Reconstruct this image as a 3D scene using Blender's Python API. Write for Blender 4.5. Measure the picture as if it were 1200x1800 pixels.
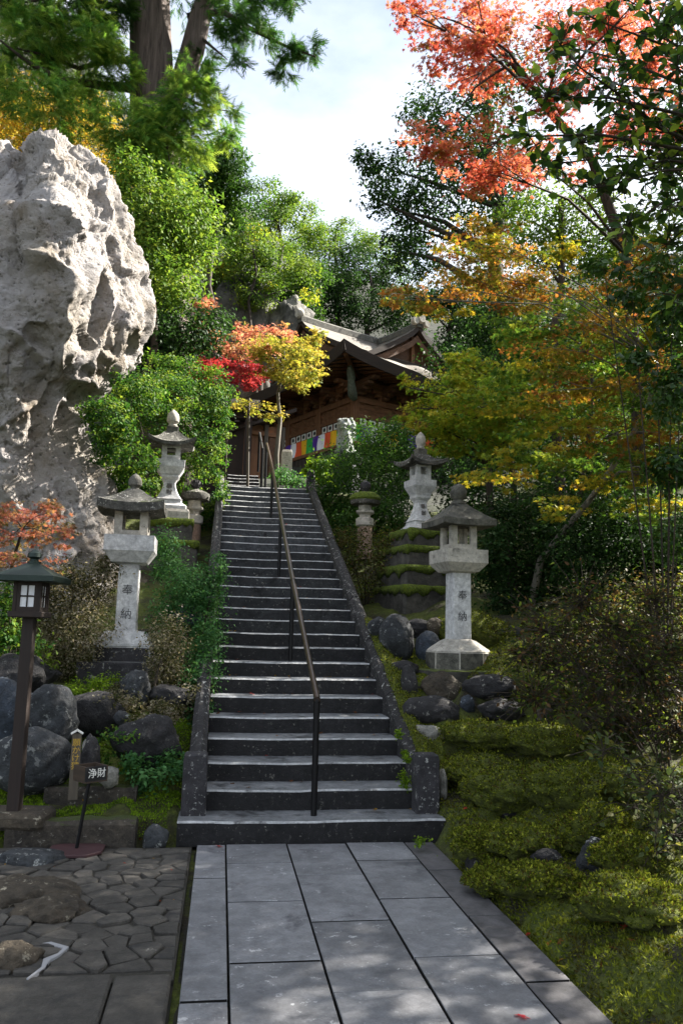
import bpy, bmesh, math, random
import numpy as np
from math import sin, cos, pi, radians, sqrt, exp
from mathutils import Vector, noise, Matrix

for o in list(bpy.data.objects):
    bpy.data.objects.remove(o)
S = bpy.context.scene
C = S.collection
random.seed(7)
RNG = np.random.default_rng(11)

# ------------------------------------------------------------------ camera
EYE = 1.6
PITCH, YAW, ROLL, FPX = 0.15, 0.1422, 0.0234, 1418.83     # radians; focal length in pixels of the 1200x1800 photograph
fw = Vector((sin(YAW) * cos(PITCH), cos(YAW) * cos(PITCH), sin(PITCH)))
rt0 = Vector((cos(YAW), -sin(YAW), 0)); up0 = rt0.cross(fw)
rt = rt0 * cos(ROLL) + up0 * sin(ROLL)
upv = up0 * cos(ROLL) - rt0 * sin(ROLL)
cam = bpy.data.cameras.new('camera'); cam_o = bpy.data.objects.new('camera', cam); C.objects.link(cam_o)
cam.sensor_fit = 'VERTICAL'; cam.sensor_height = 36; cam.lens = FPX * 36 / 1800
cam.clip_start = 0.05; cam.clip_end = 600
cam_o.matrix_world = Matrix(((rt.x, upv.x, -fw.x, 0), (rt.y, upv.y, -fw.y, 0), (rt.z, upv.z, -fw.z, EYE), (0, 0, 0, 1)))
S.camera = cam_o

def ray(px, py):
    a = px - 600; b = py - 900
    return fw * FPX + rt * a - upv * b
def at(px, py, Y):
    d = ray(px, py); t = Y / d.y
    return Vector((d.x * t, Y, EYE + d.z * t))
# ------------------------------------------------------------------ light
SUN_DIR = Vector((0.71, 0.27, 0.66)).normalized()          # towards the sun
w = bpy.data.worlds.new('World'); S.world = w; w.use_nodes = True
nt = w.node_tree; nt.nodes.clear()
out = nt.nodes.new('ShaderNodeOutputWorld'); bg = nt.nodes.new('ShaderNodeBackground')
sky = nt.nodes.new('ShaderNodeTexSky'); sky.sky_type = 'NISHITA'; sky.sun_disc = False
sky.sun_elevation = math.asin(SUN_DIR.z); sky.sun_rotation = math.atan2(SUN_DIR.x, SUN_DIR.y)
sky.air_density = 1.0; sky.dust_density = 1.5; sky.ozone_density = 1.0
tc = nt.nodes.new('ShaderNodeTexCoord'); mp = nt.nodes.new('ShaderNodeMapping'); mp.inputs['Scale'].default_value = (1, 1, 2.2)
nz = nt.nodes.new('ShaderNodeTexNoise'); nz.inputs['Scale'].default_value = 1.6; nz.inputs['Detail'].default_value = 7; nz.inputs['Roughness'].default_value = .55
rp = nt.nodes.new('ShaderNodeValToRGB'); rp.color_ramp.elements[0].position = .36; rp.color_ramp.elements[1].position = .60
rp.color_ramp.elements[0].color = (.12, .12, .12, 1)
rp.color_ramp.elements[1].color = (.85, .85, .85, 1)
mx = nt.nodes.new('ShaderNodeMix'); mx.data_type = 'RGBA'
mx.inputs[7].default_value = (6.8, 7.1, 7.5, 1)
nt.links.new(tc.outputs['Generated'], mp.inputs[0]); nt.links.new(mp.outputs[0], nz.inputs['Vector'])
nt.links.new(nz.outputs['Fac'], rp.inputs[0]); nt.links.new(rp.outputs[0], mx.inputs[0])
nt.links.new(sky.outputs[0], mx.inputs[6]); nt.links.new(mx.outputs[2], bg.inputs[0])
bg.inputs[1].default_value = 0.05
nt.links.new(bg.outputs[0], out.inputs[0])
sl = bpy.data.lights.new('sun', 'SUN'); sl.energy = 5.0; sl.angle = radians(.55); sl.color = (1, .94, .84)
so = bpy.data.objects.new('sun', sl); C.objects.link(so)
so.rotation_euler = SUN_DIR.to_track_quat('Z', 'Y').to_euler()
S.view_settings.view_transform = 'Standard'; S.view_settings.look = 'None'
S.view_settings.exposure = 2.3; S.view_settings.gamma = 1
S.cycles.max_bounces = 6; S.cycles.diffuse_bounces = 3; S.cycles.transmission_bounces = 4; S.cycles.glossy_bounces = 2
S.cycles.use_denoising = True
S.cycles.sample_clamp_indirect = 6

# ------------------------------------------------------------------ materials
def lin(h):
    h = h.lstrip('#'); c = [int(h[i:i + 2], 16) / 255 for i in (0, 2, 4)]
    return tuple(x / 12.92 if x <= .04045 else ((x + .055) / 1.055) ** 2.4 for x in c) + (1,)
MATS = {}
class NB:
    """a small node-tree writer"""
    def __init__(s, name, rough=.8):
        s.m = bpy.data.materials.new(name); s.m.use_nodes = True; s.t = s.m.node_tree
        s.b = s.t.nodes['Principled BSDF']; s.b.inputs['Roughness'].default_value = rough
        s.tc = s.t.nodes.new('ShaderNodeTexCoord'); s.vec = s.tc.outputs['Object']
    def n(s, kind, **kw):
        x = s.t.nodes.new(kind)
        for k, v in kw.items(): setattr(x, k, v)
        return x
    def l(s, a, b): s.t.links.new(a, b)
    def noise(s, scale, detail=4, rough=.6, dist=0, vec=None):
        x = s.n('ShaderNodeTexNoise'); x.inputs['Scale'].default_value = scale; x.inputs['Detail'].default_value = detail
        x.inputs['Roughness'].default_value = rough; x.inputs['Distortion'].default_value = dist
        s.l(vec or s.vec, x.inputs['Vector']); return x.outputs['Fac']
    def voro(s, scale, feature='F1', vec=None):
        x = s.n('ShaderNodeTexVoronoi', feature=feature); x.inputs['Scale'].default_value = scale
        s.l(vec or s.vec, x.inputs['Vector']); return x.outputs['Distance']
    def ramp(s, fac, stops):
        x = s.n('ShaderNodeValToRGB'); e = x.color_ramp.elements
        while len(e) < len(stops): e.new(.5)
        for k, (p, c) in enumerate(stops):
            e[k].position = p; e[k].color = c if isinstance(c, tuple) else (c, c, c, 1)
        s.l(fac, x.inputs[0]); return x.outputs[0]
    def mix(s, fac, a, b, mode='MIX'):
        x = s.n('ShaderNodeMix', data_type='RGBA', blend_type=mode)
        for v, i in ((fac, 0), (a, 6), (b, 7)):
            if isinstance(v, (int, float)): x.inputs[i].default_value = v
            elif isinstance(v, tuple): x.inputs[i].default_value = v
            else: s.l(v, x.inputs[i])
        return x.outputs[2]
    def math(s, op, a, b=0.0, clamp=False):
        x = s.n('ShaderNodeMath', operation=op, use_clamp=clamp)
        for v, i in ((a, 0), (b, 1)):
            if isinstance(v, (int, float)): x.inputs[i].default_value = v
            else: s.l(v, x.inputs[i])
        return x.outputs[0]
    def upness(s):
        g = s.n('ShaderNodeNewGeometry'); x = s.n('ShaderNodeSeparateXYZ'); s.l(g.outputs['Normal'], x.inputs[0]); return x.outputs[2]
    def bump(s, h, strength=.4, dist=.02):
        x = s.n('ShaderNodeBump'); x.inputs['Strength'].default_value = strength; x.inputs['Distance'].default_value = dist
        s.l(h, x.inputs['Height']); s.l(x.outputs[0], s.b.inputs['Normal'])
    def shift(s, amount=40.0):
        """move the pattern from object to object"""
        oi = s.n('ShaderNodeObjectInfo'); v = s.n('ShaderNodeVectorMath', operation='ADD')
        k = s.math('MULTIPLY', oi.outputs['Random'], amount)
        cmb = s.n('ShaderNodeCombineXYZ'); s.l(k, cmb.inputs[0]); s.l(k, cmb.inputs[1]); s.l(k, cmb.inputs[2])
        s.l(s.vec, v.inputs[0]); s.l(cmb.outputs[0], v.inputs[1]); s.vec = v.outputs[0]; return oi.outputs['Random']
    def done(s, col):
        if isinstance(col, tuple): s.b.inputs['Base Color'].default_value = col
        else: s.l(col, s.b.inputs['Base Color'])
        return s.m

def stone(name, c1, c2, scale=6, speck=None, speck_amt=.62, moss=None, moss_lo=.45, bump=.5, rough=.85, grain=60, bd=.02, dark=None, dark_lo=.52, tint=.25, mott=.7):
    """weathered stone: two tones, fine grain, lichen flecks, black algae, moss on the tops"""
    q = NB(name, rough); r = q.shift()
    base = q.mix(q.ramp(q.noise(scale, 6, .65), [(.3, 0.0), (.7, 1.0)]), lin(c1), lin(c2))
    g = q.noise(grain, 3, .7)
    base = q.mix(q.math('MULTIPLY', q.ramp(g, [(.35, 0.0), (.7, 1.0)]), .35), base, q.mix(1.0, base, (1.7, 1.7, 1.7, 1), 'MULTIPLY'))
    md = q.ramp(q.noise(scale * 3.2, 6, .75, .4), [(.36, .5), (.52, 1.0), (.68, 1.5)])
    base = q.mix(mott, base, q.mix(1.0, base, md, 'MULTIPLY'))
    base = q.mix(tint, base, q.mix(1.0, base, q.ramp(r, [(0, .65), (1, 1.35)]), 'MULTIPLY'))
    if dark:
        base = q.mix(q.ramp(q.noise(scale * .7, 7, .7, .3), [(dark_lo, 0.0), (dark_lo + .1, 1.0)]), base, lin(dark))
    if speck:
        m = q.math('MULTIPLY', q.ramp(q.noise(scale * 4.5, 5, .75), [(speck_amt, 0.0), (speck_amt + .05, 1.0)]), q.ramp(q.noise(scale * .8, 2), [(.4, .15), (.6, 1.0)]))
        base = q.mix(m, base, lin(speck))
    if moss:
        u = q.math('ADD', q.upness(), q.math('MULTIPLY', q.math('SUBTRACT', q.noise(scale * .9, 5, .7), .5), 1.6))
        k = q.ramp(u, [(moss_lo, 0.0), (moss_lo + .18, 1.0)])
        mc = q.mix(q.noise(45, 4), lin(moss), lin('#20280c'))
        base = q.mix(k, base, mc)
    q.bump(q.math('ADD', q.noise(scale * 1.5, 9, .75), q.math('ADD', q.math('MULTIPLY', q.noise(scale * 6, 5, .7), .4), q.math('MULTIPLY', g, .35))), bump, bd)
    return q.done(base)

def plain(name, col, rough=.6, metal=0.0, var=.25, scale=8):
    q = NB(name, rough); q.b.inputs['Metallic'].default_value = metal; q.shift()
    c = lin(col); d = tuple(x * (1 - var) for x in c[:3]) + (1,); e = tuple(min(1, x * (1 + var)) for x in c[:3]) + (1,)
    n = q.noise(scale, 6, .65)
    q.bump(n, .15, .01)
    return q.done(q.mix(n, d, e))

def wood(name, c1, c2, axis=2, rough=.75, scale=14):
    q = NB(name, rough); q.shift(9)
    mp = q.n('ShaderNodeMapping'); sc = [scale, scale, scale]; sc[axis] = scale * .06
    mp.inputs['Scale'].default_value = sc; q.l(q.vec, mp.inputs[0])
    n = q.noise(1.0, 6, .7, .6, mp.outputs[0])
    q.bump(n, .35, .01)
    return q.done(q.mix(q.ramp(n, [(.3, 0.0), (.7, 1.0)]), lin(c1), lin(c2)))

def leafmat(name, trans=.35, rough=.5, spec=.4):
    q = NB(name, rough); q.b.inputs['Specular IOR Level'].default_value = spec
    a = q.n('ShaderNodeAttribute', attribute_name='leaf_col')
    tr = q.n('ShaderNodeBsdfTranslucent'); ms = q.n('ShaderNodeMixShader'); ms.inputs[0].default_value = trans
    tcx = q.mix(1.0, a.outputs['Color'], (1.7, 1.6, 1.0, 1), 'MULTIPLY')
    q.l(tcx, tr.inputs[0]); q.l(a.outputs['Color'], q.b.inputs['Base Color'])
    o = q.t.nodes['Material Output']; q.l(q.b.outputs[0], ms.inputs[1]); q.l(tr.outputs[0], ms.inputs[2]); q.l(ms.outputs[0], o.inputs[0])
    return q.m

M = {}
M['leaf'] = leafmat('leaf', .36, .6, .12)
M['leaf_gloss'] = leafmat('glossy_leaf', .28, .32, .4)
M['moss_blade'] = leafmat('moss_blade', .25, .9, .1)
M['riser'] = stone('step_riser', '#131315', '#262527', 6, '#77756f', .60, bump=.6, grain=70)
M['riser_skylit'] = stone('step_riser_skylit', '#2e3033', '#4a4c50', 6, '#8d8c88', .60, bump=.6, grain=70, dark='#1b1b1d', dark_lo=.55)  # paler stone on the upper risers stands in for open skylight
M['riser_mid'] = stone('step_riser_mid', '#1f2022', '#353638', 6, '#84827c', .60, bump=.6, grain=70, dark='#141416', dark_lo=.55)  # middle tone, part of that skylight put into the colour
M['tread'] = stone('step_tread', '#5a5d61', '#7c7e81', 4, '#a3a3a0', .66, bump=.3, grain=110, rough=.55, dark='#2f3133', dark_lo=.54)
M['nose'] = stone('worn_step_edge', '#8b8d90', '#a9aaab', 6, '#5a5a5a', .6, bump=.3, grain=110, rough=.6, dark='#4a4a4c', dark_lo=.56)
M['slab'] = stone('paving_granite', '#5d5e62', '#7d7e82', 3, '#b0b1b4', .60, bump=.45, grain=75, rough=.62, bd=.008, dark='#43444a', dark_lo=.60, tint=.45, mott=.45)
M['slab_edge'] = stone('paving_edge_stone', '#4a494b', '#626063', 3, '#8c8a87', .70, bump=.3, grain=120, rough=.65, bd=.01)
M['flag'] = stone('flagstone', '#34322f', '#4f4b46', 3, '#9b968c', .68, bump=.6, grain=70, rough=.8, dark='#2b2a2a', dark_lo=.55, tint=.5, moss='#2f3a12', moss_lo=1.28)
M['joint_dark'] = plain('joint_grime_shade', '#0e0d0c', .95)  # slab sides: grime, and the shade of a deep gap put into the colour
M['joint'] = stone('joint_earth', '#1d1b17', '#2b2a1c', 9, bump=.8)
M['mortar_bed'] = stone('mortar_bed', '#26241f', '#38352d', 6, bump=.7, moss='#2c3612', moss_lo=1.2)
M['granite'] = stone('pale_granite', '#a6a6a8', '#c4c3c2', 5, '#55555a', .64, bump=.3, grain=150, bd=.006, rough=.8, dark='#7d7b79', dark_lo=.62)
M['granite_old'] = stone('weathered_granite', '#969188', '#b4aea4', 4, '#3a3836', .62, bump=.45, grain=110, bd=.01, dark='#3b3936', dark_lo=.58)
M['granite_dark'] = stone('blackened_granite', '#1d1c20', '#39373a', 5, '#a3a3a0', .58, bump=.6, grain=90)
M['roofstone'] = stone('lichened_roof_stone', '#2e2d2a', '#5c5a54', 5, '#b4b2aa', .57, moss='#3b4412', moss_lo=.90, bump=.8, grain=60, mott=1.0)
M['roofstone_clean'] = stone('grey_roof_stone', '#45443f', '#625f56', 5, '#8d8a7f', .64, bump=.5, grain=60, dark='#2a2a27', dark_lo=.53, mott=1.0)
M['mossy'] = stone('mossy_stone', '#2c2a28', '#55524c', 4, '#b8b6ae', .66, moss='#5a6618', moss_lo=.42, bump=.7, grain=50)
M['mossy_edge'] = stone('mossy_edging', '#2c2824', '#4a433a', 5, '#98948a', .6, moss='#4c5a18', moss_lo=.85, bump=.8, grain=50, mott=1.0, bd=.04)
M['boulder_grey'] = stone('grey_boulder', '#24262a', '#3f4245', 3, '#a0a29f', .57, moss='#47521a', moss_lo=1.12, bump=.8, grain=40, bd=.05, mott=1.0)
M['boulder_dark'] = stone('dark_boulder', '#19191b', '#302e30', 3, '#8a8882', .59, moss='#3d4816', moss_lo=1.15, bump=.8, grain=40, bd=.05, mott=1.0)
M['boulder_brown'] = stone('brown_boulder', '#352f27', '#4f463a', 3, '#a59d8a', .59, moss='#4b5618', moss_lo=1.0, bump=.8, grain=40, bd=.05, mott=1.0)
M['boulder_pale'] = stone('pale_boulder', '#6d6c68', '#99968d', 4, '#c3c1b8', .62, moss='#47521a', moss_lo=1.25, bump=.9, grain=40, bd=.05, mott=1.0)
M['boulder_blue'] = stone('blue_grey_boulder', '#20262f', '#39414c', 3, '#9aa5b2', .59, moss='#47521a', moss_lo=1.2, bump=.7, grain=40, bd=.05, mott=1.0)
M['wood_dark'] = wood('dark_stained_wood', '#1d1512', '#33251f')
M['wood_hall'] = wood('brown_hall_timber', '#5a3a26', '#8a6040', 2)
M['wood_hall_x'] = wood('brown_hall_beam', '#5e3e2a', '#916646', 0)
M['wood_eave'] = wood('eave_timber', '#432d1e', '#704e34', 1)
M['wood_grey'] = wood('grey_weathered_wood', '#3d372f', '#655c50')
M['wood_skirt'] = wood('dark_skirt_boards', '#2a251f', '#4a4238')
M['wood_box'] = wood('box_wood', '#2b211a', '#4c3d30', 0)
M['metal_dark'] = plain('dark_painted_metal', '#1b1a1c', .45, .6)
M['rail'] = plain('bronze_rail', '#62544c', .3, .85, .25)
M['copper'] = plain('dark_green_copper', '#27332f', .45, .5, .35, 14)
M['iron_plate'] = plain('rusty_brown_plate', '#4a3134', .6, .2, .3, 10)
M['paper'] = plain('white_paper', '#e9e9ee', .8, 0, .03)
M['white'] = plain('white_paint', '#e6e4de', .7, 0, .05)
M['black'] = plain('black_ink', '#121214', .7)
M['gold'] = plain('yellow_lettering', '#c9a23a', .6)
M['ink_grey'] = plain('engraved_letter', '#4a4a4c', .9)
M['ink_faint'] = plain('faint_engraving', '#777370', .9)
M['curtain'] = plain('dark_red_curtain', '#6a1f1e', .9, 0, .2)
M['verdigris'] = stone('pale_green_carving', '#4a4f45', '#6d7466', 12, '#8f9a8a', .6, bump=.6)
M['plaster'] = plain('cement_white', '#9a9a9e', .8, 0, .15, 20)
for k, h in dict(purple='#5a34a0', cwhite='#f0f0f6', orange='#ee6236', yellow='#f4bc22', green='#36ac4a').items():
    M[k] = plain('cloth_' + k, h, .85, 0, .1)

def bark(name, c1, c2, scale=9):
    q = NB(name, .9)
    mp = q.n('ShaderNodeMapping'); mp.inputs['Scale'].default_value = (scale, scale, scale * .07); q.l(q.vec, mp.inputs[0])
    n = q.noise(1, 7, .7, .4, mp.outputs[0]); q.bump(n, .9, .05)
    return q.done(q.mix(q.ramp(n, [(.35, 0.0), (.68, 1.0)]), lin(c1), lin(c2)))
M['bark_cedar'] = bark('cedar_bark', '#2c211c', '#6e6058', 7)
M['bark'] = bark('grey_brown_bark', '#231d18', '#4d4237', 14)
M['bark_pale'] = bark('pale_mottled_bark', '#4b463e', '#8b857a', 10)

def roof_mat():
    q = NB('cypress_bark_roof', .7)
    mp = q.n('ShaderNodeMapping'); mp.inputs['Scale'].default_value = (26, 26, 26); q.l(q.vec, mp.inputs[0])
    n = q.noise(1, 5, .7, 0, mp.outputs[0]); n2 = q.noise(1.3, 5)
    wv = q.n('ShaderNodeTexWave', wave_type='BANDS', bands_direction='Z'); wv.inputs['Scale'].default_value = 7; wv.inputs['Distortion'].default_value = 1.2
    q.l(q.vec, wv.inputs[0]); q.bump(q.math('ADD', n, wv.outputs[1]), .5, .03)
    c = q.mix(q.ramp(n2, [(.35, 0.0), (.65, 1.0)]), lin('#4d4740'), lin('#7b7266'))
    return q.done(q.mix(q.math('MULTIPLY', n, .5), c, lin('#363129')))
M['roof'] = roof_mat()
M['roof_edge'] = wood('dark_layered_eave', '#1f1712', '#3a2b20', 0)

def rock_mat():
    q = NB('tuff_rock', .92)
    a = q.ramp(q.noise(.55, 8, .62, .4), [(.36, 0.0), (.62, 1.0)])
    base = q.mix(a, lin('#a0978b'), lin('#bcb7b7'))
    base = q.mix(q.ramp(q.noise(1.4, 7, .7, .8), [(.52, 0.0), (.68, .8)]), base, lin('#7d6c56'))
    base = q.mix(q.ramp(q.noise(.9, 6, .65), [(.55, 0.0), (.7, .7)]), base, lin('#c4c0c4'))
    base = q.mix(q.ramp(q.noise(5, 7, .75), [(.56, 0.0), (.64, .8)]), base, lin('#57503f'))
    pit = q.voro(9); base = q.mix(q.ramp(pit, [(.06, .75), (.2, 0.0)]), base, lin('#2f2a25'))
    g = q.noise(30, 4, .7); base = q.mix(q.math('MULTIPLY', g, .5), base, q.mix(1.0, base, (.62, .62, .62, 1), 'MULTIPLY'))
    u = q.math('ADD', q.upness(), q.math('MULTIPLY', q.math('SUBTRACT', q.noise(2.2, 5, .7), .5), 2.2))
    base = q.mix(q.ramp(u, [(1.0, 0.0), (1.25, .8)]), base, lin('#5c5f2b'))
    h = q.math('ADD', q.math('MULTIPLY', q.noise(3.2, 9, .72), 1.0), q.math('ADD', q.math('MULTIPLY', q.ramp(pit, [(0, 0.0), (.35, 1.0)]), .25), q.math('MULTIPLY', g, .2)))
    q.bump(h, 1.0, .2)
    return q.done(base)
M['rock'] = rock_mat()

def ground_mat():
    q = NB('mossy_earth', .95)
    n = q.noise(1.7, 7, .7); n2 = q.noise(14, 5, .7); n3 = q.noise(60, 3)
    moss = q.mix(q.ramp(n2, [(.3, 0.0), (.7, 1.0)]), lin('#334010'), lin('#66701f'))
    earth = q.mix(n2, lin('#1f1a12'), lin('#3a3222'))
    c = q.mix(q.ramp(n, [(.40, 0.0), (.55, 1.0)]), earth, moss)
    c = q.mix(q.math('MULTIPLY', n3, .4), c, lin('#171a08'))
    q.bump(q.math('ADD', n2, n3), .9, .03)
    return q.done(c)
M['ground'] = ground_mat()
q = NB('forest_floor', .95); n = q.noise(.6, 8, .7)
q.bump(n, .6, .2); M['hill'] = q.done(q.mix(q.ramp(n, [(.35, 0.0), (.65, 1.0)]), lin('#10140a'), lin('#232a15')))

# ------------------------------------------------------------------ mesh helpers
def empty(name, loc, rz=0):
    o = bpy.data.objects.new(name, None); C.objects.link(o); o.location = loc; o.rotation_euler = (0, 0, rz); o.empty_display_size = .1
    return o
def tag(o, label=None, cat=None, group=None, kind=None):
    for k, v in (('label', label), ('category', cat), ('group', group), ('kind', kind)):
        if v: o[k] = v
    return o
def thing(name, label, cat, loc=(0, 0, 0), rz=0, group=None):
    return tag(empty(name, loc, rz), label, cat, group)

class B:
    """collects geometry for ONE mesh object"""
    def __init__(s): s.v = []; s.f = []; s.mi = []
    def add(s, vs, fs, mi=0):
        k = len(s.v); s.v += [tuple(p) for p in vs]; s.f += [tuple(i + k for i in f) for f in fs]; s.mi += [mi] * len(fs); return s
    def box(s, x0, x1, y0, y1, z0, z1, mi=0):
        return s.add([(x0, y0, z0), (x1, y0, z0), (x1, y1, z0), (x0, y1, z0), (x0, y0, z1), (x1, y0, z1), (x1, y1, z1), (x0, y1, z1)],
                     [(0, 3, 2, 1), (4, 5, 6, 7), (0, 1, 5, 4), (1, 2, 6, 5), (2, 3, 7, 6), (3, 0, 4, 7)], mi)
    def cbox(s, cx, cy, cz, sx, sy, sz, mi=0):
        return s.box(cx - sx / 2, cx + sx / 2, cy - sy / 2, cy + sy / 2, cz - sz / 2, cz + sz / 2, mi)
    def loft(s, rings, mi=0, caps=True, closed=True):
        n = len(rings[0]); vs = [p for r in rings for p in r]; fs = []
        for i in range(len(rings) - 1):
            for j in range(n if closed else n - 1):
                a = i * n + j; b = i * n + (j + 1) % n
                fs.append((a, b, b + n, a + n))
        if caps: fs.append(tuple(range(n - 1, -1, -1))); fs.append(tuple(range((len(rings) - 1) * n, len(rings) * n)))
        return s.add(vs, fs, mi)
    def sq(s, prof, ch=.06, mi=0):
        """square column from (half width, z) pairs, with chamfered arrises"""
        rings = []
        for h, z in prof:
            c = h * ch if h > 0 else 0
            rings.append([(-h + c, -h, z), (h - c, -h, z), (h, -h + c, z), (h, h - c, z), (h - c, h, z), (-h + c, h, z), (-h, h - c, z), (-h, -h + c, z)])
        return s.loft(rings, mi)
    def lathe(s, prof, n=20, mi=0, rot=0):
        rings = [[(r * cos(2 * pi * k / n + rot), r * sin(2 * pi * k / n + rot), z) for k in range(n)] for r, z in prof]
        return s.loft(rings, mi)
    def tube(s, pts, radii, n=6, mi=0):
        pts = [Vector(p) for p in pts]; rings = []
        if not hasattr(radii, '__len__'): radii = [radii] * len(pts)
        ref = Vector((.31, .22, .92))
        for i, p in enumerate(pts):
            t = (pts[min(i + 1, len(pts) - 1)] - pts[max(i - 1, 0)]).normalized()
            u = t.cross(ref)
            if u.length < .05: u = t.cross(Vector((1, 0, 0)))
            u.normalize(); v = t.cross(u)
            rings.append([p + (u * cos(2 * pi * k / n) + v * sin(2 * pi * k / n)) * radii[i] for k in range(n)])
        return s.loft(rings, mi)
    def grid(s, P, mi=0, flip=False):
        """P[i][j] points -> an open sheet"""
        n = len(P[0]); fs = []
        for i in range(len(P) - 1):
            for j in range(n - 1):
                a = i * n + j; f = (a, a + 1, a + n + 1, a + n); fs.append(f[::-1] if flip else f)
        return s.add([p for r in P for p in r], fs, mi)
    def slab(s, P, Q, mi=0, mj=None):
        """closed shell between two sheets of the same size"""
        n = len(P[0]); m = len(P); s.grid(P, mi); s.grid(Q, mi if mj is None else mj, True)
        per = [(0, j) for j in range(n)] + [(i, n - 1) for i in range(1, m)] + [(m - 1, j) for j in range(n - 2, -1, -1)] + [(i, 0) for i in range(m - 2, 0, -1)]
        vs = [P[i][j] for i, j in per] + [Q[i][j] for i, j in per]; k = len(per)
        return s.add(vs, [(a, a + k, (a + 1) % k + k, (a + 1) % k) for a in range(k)], mi if mj is None else mj)
    def build(s, name, mats, parent=None, local=False, smooth=False, bevel=0, weld=False):
        me = bpy.data.meshes.new(name)
        off = Vector((0, 0, 0))
        if parent is not None and not local:
            p = parent
            while p is not None: off += p.location; p = p.parent
        me.from_pydata([(x - off.x, y - off.y, z - off.z) for x, y, z in s.v], [], s.f)
        mats = mats if isinstance(mats, (list, tuple)) else [mats]
        for m in mats: me.materials.append(M[m] if isinstance(m, str) else m)
        me.polygons.foreach_set('material_index', s.mi)
        if bevel or weld:
            bm = bmesh.new(); bm.from_mesh(me)
            if weld: bmesh.ops.remove_doubles(bm, verts=bm.verts, dist=.0005)
            bmesh.ops.recalc_face_normals(bm, faces=bm.faces)
            if bevel:
                es = [e for e in bm.edges if len(e.link_faces) == 2 and e.calc_face_angle(0) > .5]
                bmesh.ops.bevel(bm, geom=es, offset=bevel, segments=1, affect='EDGES', clamp_overlap=True)
            bm.to_mesh(me); bm.free()
        if smooth:
            me.polygons.foreach_set('use_smooth', [True] * len(me.polygons))
            if smooth != 2:
                try: me.set_sharp_from_angle(angle=radians(40))
                except Exception: pass
        me.update()
        o = bpy.data.objects.new(name, me); C.objects.link(o)
        if parent is not None: o.parent = parent
        return o

def fast_mesh(name, V, faces_flat, sizes, mat, parent=None, colors=None):
    """big mesh straight from numpy arrays; colors = one RGB per face"""
    me = bpy.data.meshes.new(name)
    off = np.zeros(3)
    p = parent
    while p is not None: off = off + np.array(p.location); p = p.parent
    V = (V - off).astype(np.float32)
    me.vertices.add(len(V)); me.vertices.foreach_set('co', V.ravel())
    me.loops.add(len(faces_flat)); me.loops.foreach_set('vertex_index', faces_flat.astype(np.int32))
    me.polygons.add(len(sizes))
    st = np.concatenate([[0], np.cumsum(sizes)[:-1]]).astype(np.int32)
    me.polygons.foreach_set('loop_start', st)
    if colors is not None:
        a = me.attributes.new('leaf_col', 'FLOAT_COLOR', 'FACE')
        c = np.ones((len(sizes), 4), np.float32); c[:, :3] = colors; a.data.foreach_set('color', c.ravel())
    me.materials.append(M[mat]); me.update(calc_edges=True)
    o = bpy.data.objects.new(name, me); C.objects.link(o)
    if parent is not None: o.parent = parent
    return o

LEAF = {
 'oval': (np.array([(0, 0, 0), (.27, .42, .07), (0, 1, -.06), (-.27, .42, .07)]), [(0, 1, 2), (0, 2, 3)]),
 'big': (np.array([(0, 0, 0), (.2, .25, .05), (.25, .55, .06), (0, 1, -.1), (-.25, .55, .06), (-.2, .25, .05), (0, .5, -.02)]), [(0, 1, 6), (1, 2, 6), (2, 3, 6), (3, 4, 6), (4, 5, 6), (5, 0, 6)]),
 'blade': (np.array([(-.06, 0, 0), (.06, 0, 0), (0, 1, 0)]), [(0, 1, 2)]),
}
def _star():
    vs = []; fs = []
    for k, (a, l) in enumerate(((-78, .62), (-40, .86), (0, 1), (40, .86), (78, .62))):
        a = radians(a); d = np.array((sin(a), cos(a), 0)); n = np.array((cos(a), -sin(a), 0))
        base = np.array((0, .1, 0)); i = len(vs)
        vs += [base + d * .02, base + d * l * .42 + n * .13, base + d * l + np.array((0, 0, -.1)), base + d * l * .42 - n * .13]
        fs += [(i, i + 1, i + 2), (i, i + 2, i + 3)]
    return np.array(vs), fs
LEAF['maple'] = _star()
def _spray():
    """a drooping cedar sprig: a fan of narrow needles along a stem"""
    vs = []; fs = []
    for k in range(9):
        t = k / 8; side = 1 if k % 2 else -1
        b = np.array((0, t * .7, -.16 * t * t)); l = .42 - .16 * t
        d = np.array((side * .62 * l * (1 if k < 8 else 0), .8 * l, -.16 * l))
        i = len(vs); n = np.array((.035, -.02, .01))
        vs += [b - n, b + n, b + d]; fs += [(i, i + 1, i + 2)]
    i = len(vs); vs += [(-.02, 0, 0), (.02, 0, 0), (0, 1, -.2)]; fs += [(i, i + 1, i + 2)]
    return np.array(vs, float), fs
LEAF['spray'] = _spray()
def _tri():
    return np.array([(-.3, .1, 0), (.3, .1, 0), (.0, 1, .0)]), [(0, 1, 2)]
LEAF['tri'] = _tri()

def norm(a): return a / np.maximum(np.linalg.norm(a, axis=1, keepdims=True), 1e-6)
def leaves(name, P, N, D, size, col, shape, mat='leaf', parent=None):
    sv, fs = LEAF[shape]; n = len(P)
    N = norm(N); T = norm(D - (D * N).sum(1, keepdims=True) * N); Bv = np.cross(N, T)
    sz = np.asarray(size).reshape(-1, 1, 1) * np.ones((n, 1, 1))
    V = P[:, None, :] + sz * (sv[None, :, 0:1] * Bv[:, None] + sv[None, :, 1:2] * T[:, None] + sv[None, :, 2:3] * N[:, None])
    k = len(sv); F = np.array(fs)
    idx = (F[None] + (np.arange(n) * k)[:, None, None]).reshape(-1)
    cols = np.repeat(col, len(fs), axis=0)
    return fast_mesh(name, V.reshape(-1, 3), idx, np.full(n * len(fs), 3), mat, parent, cols)

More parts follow.
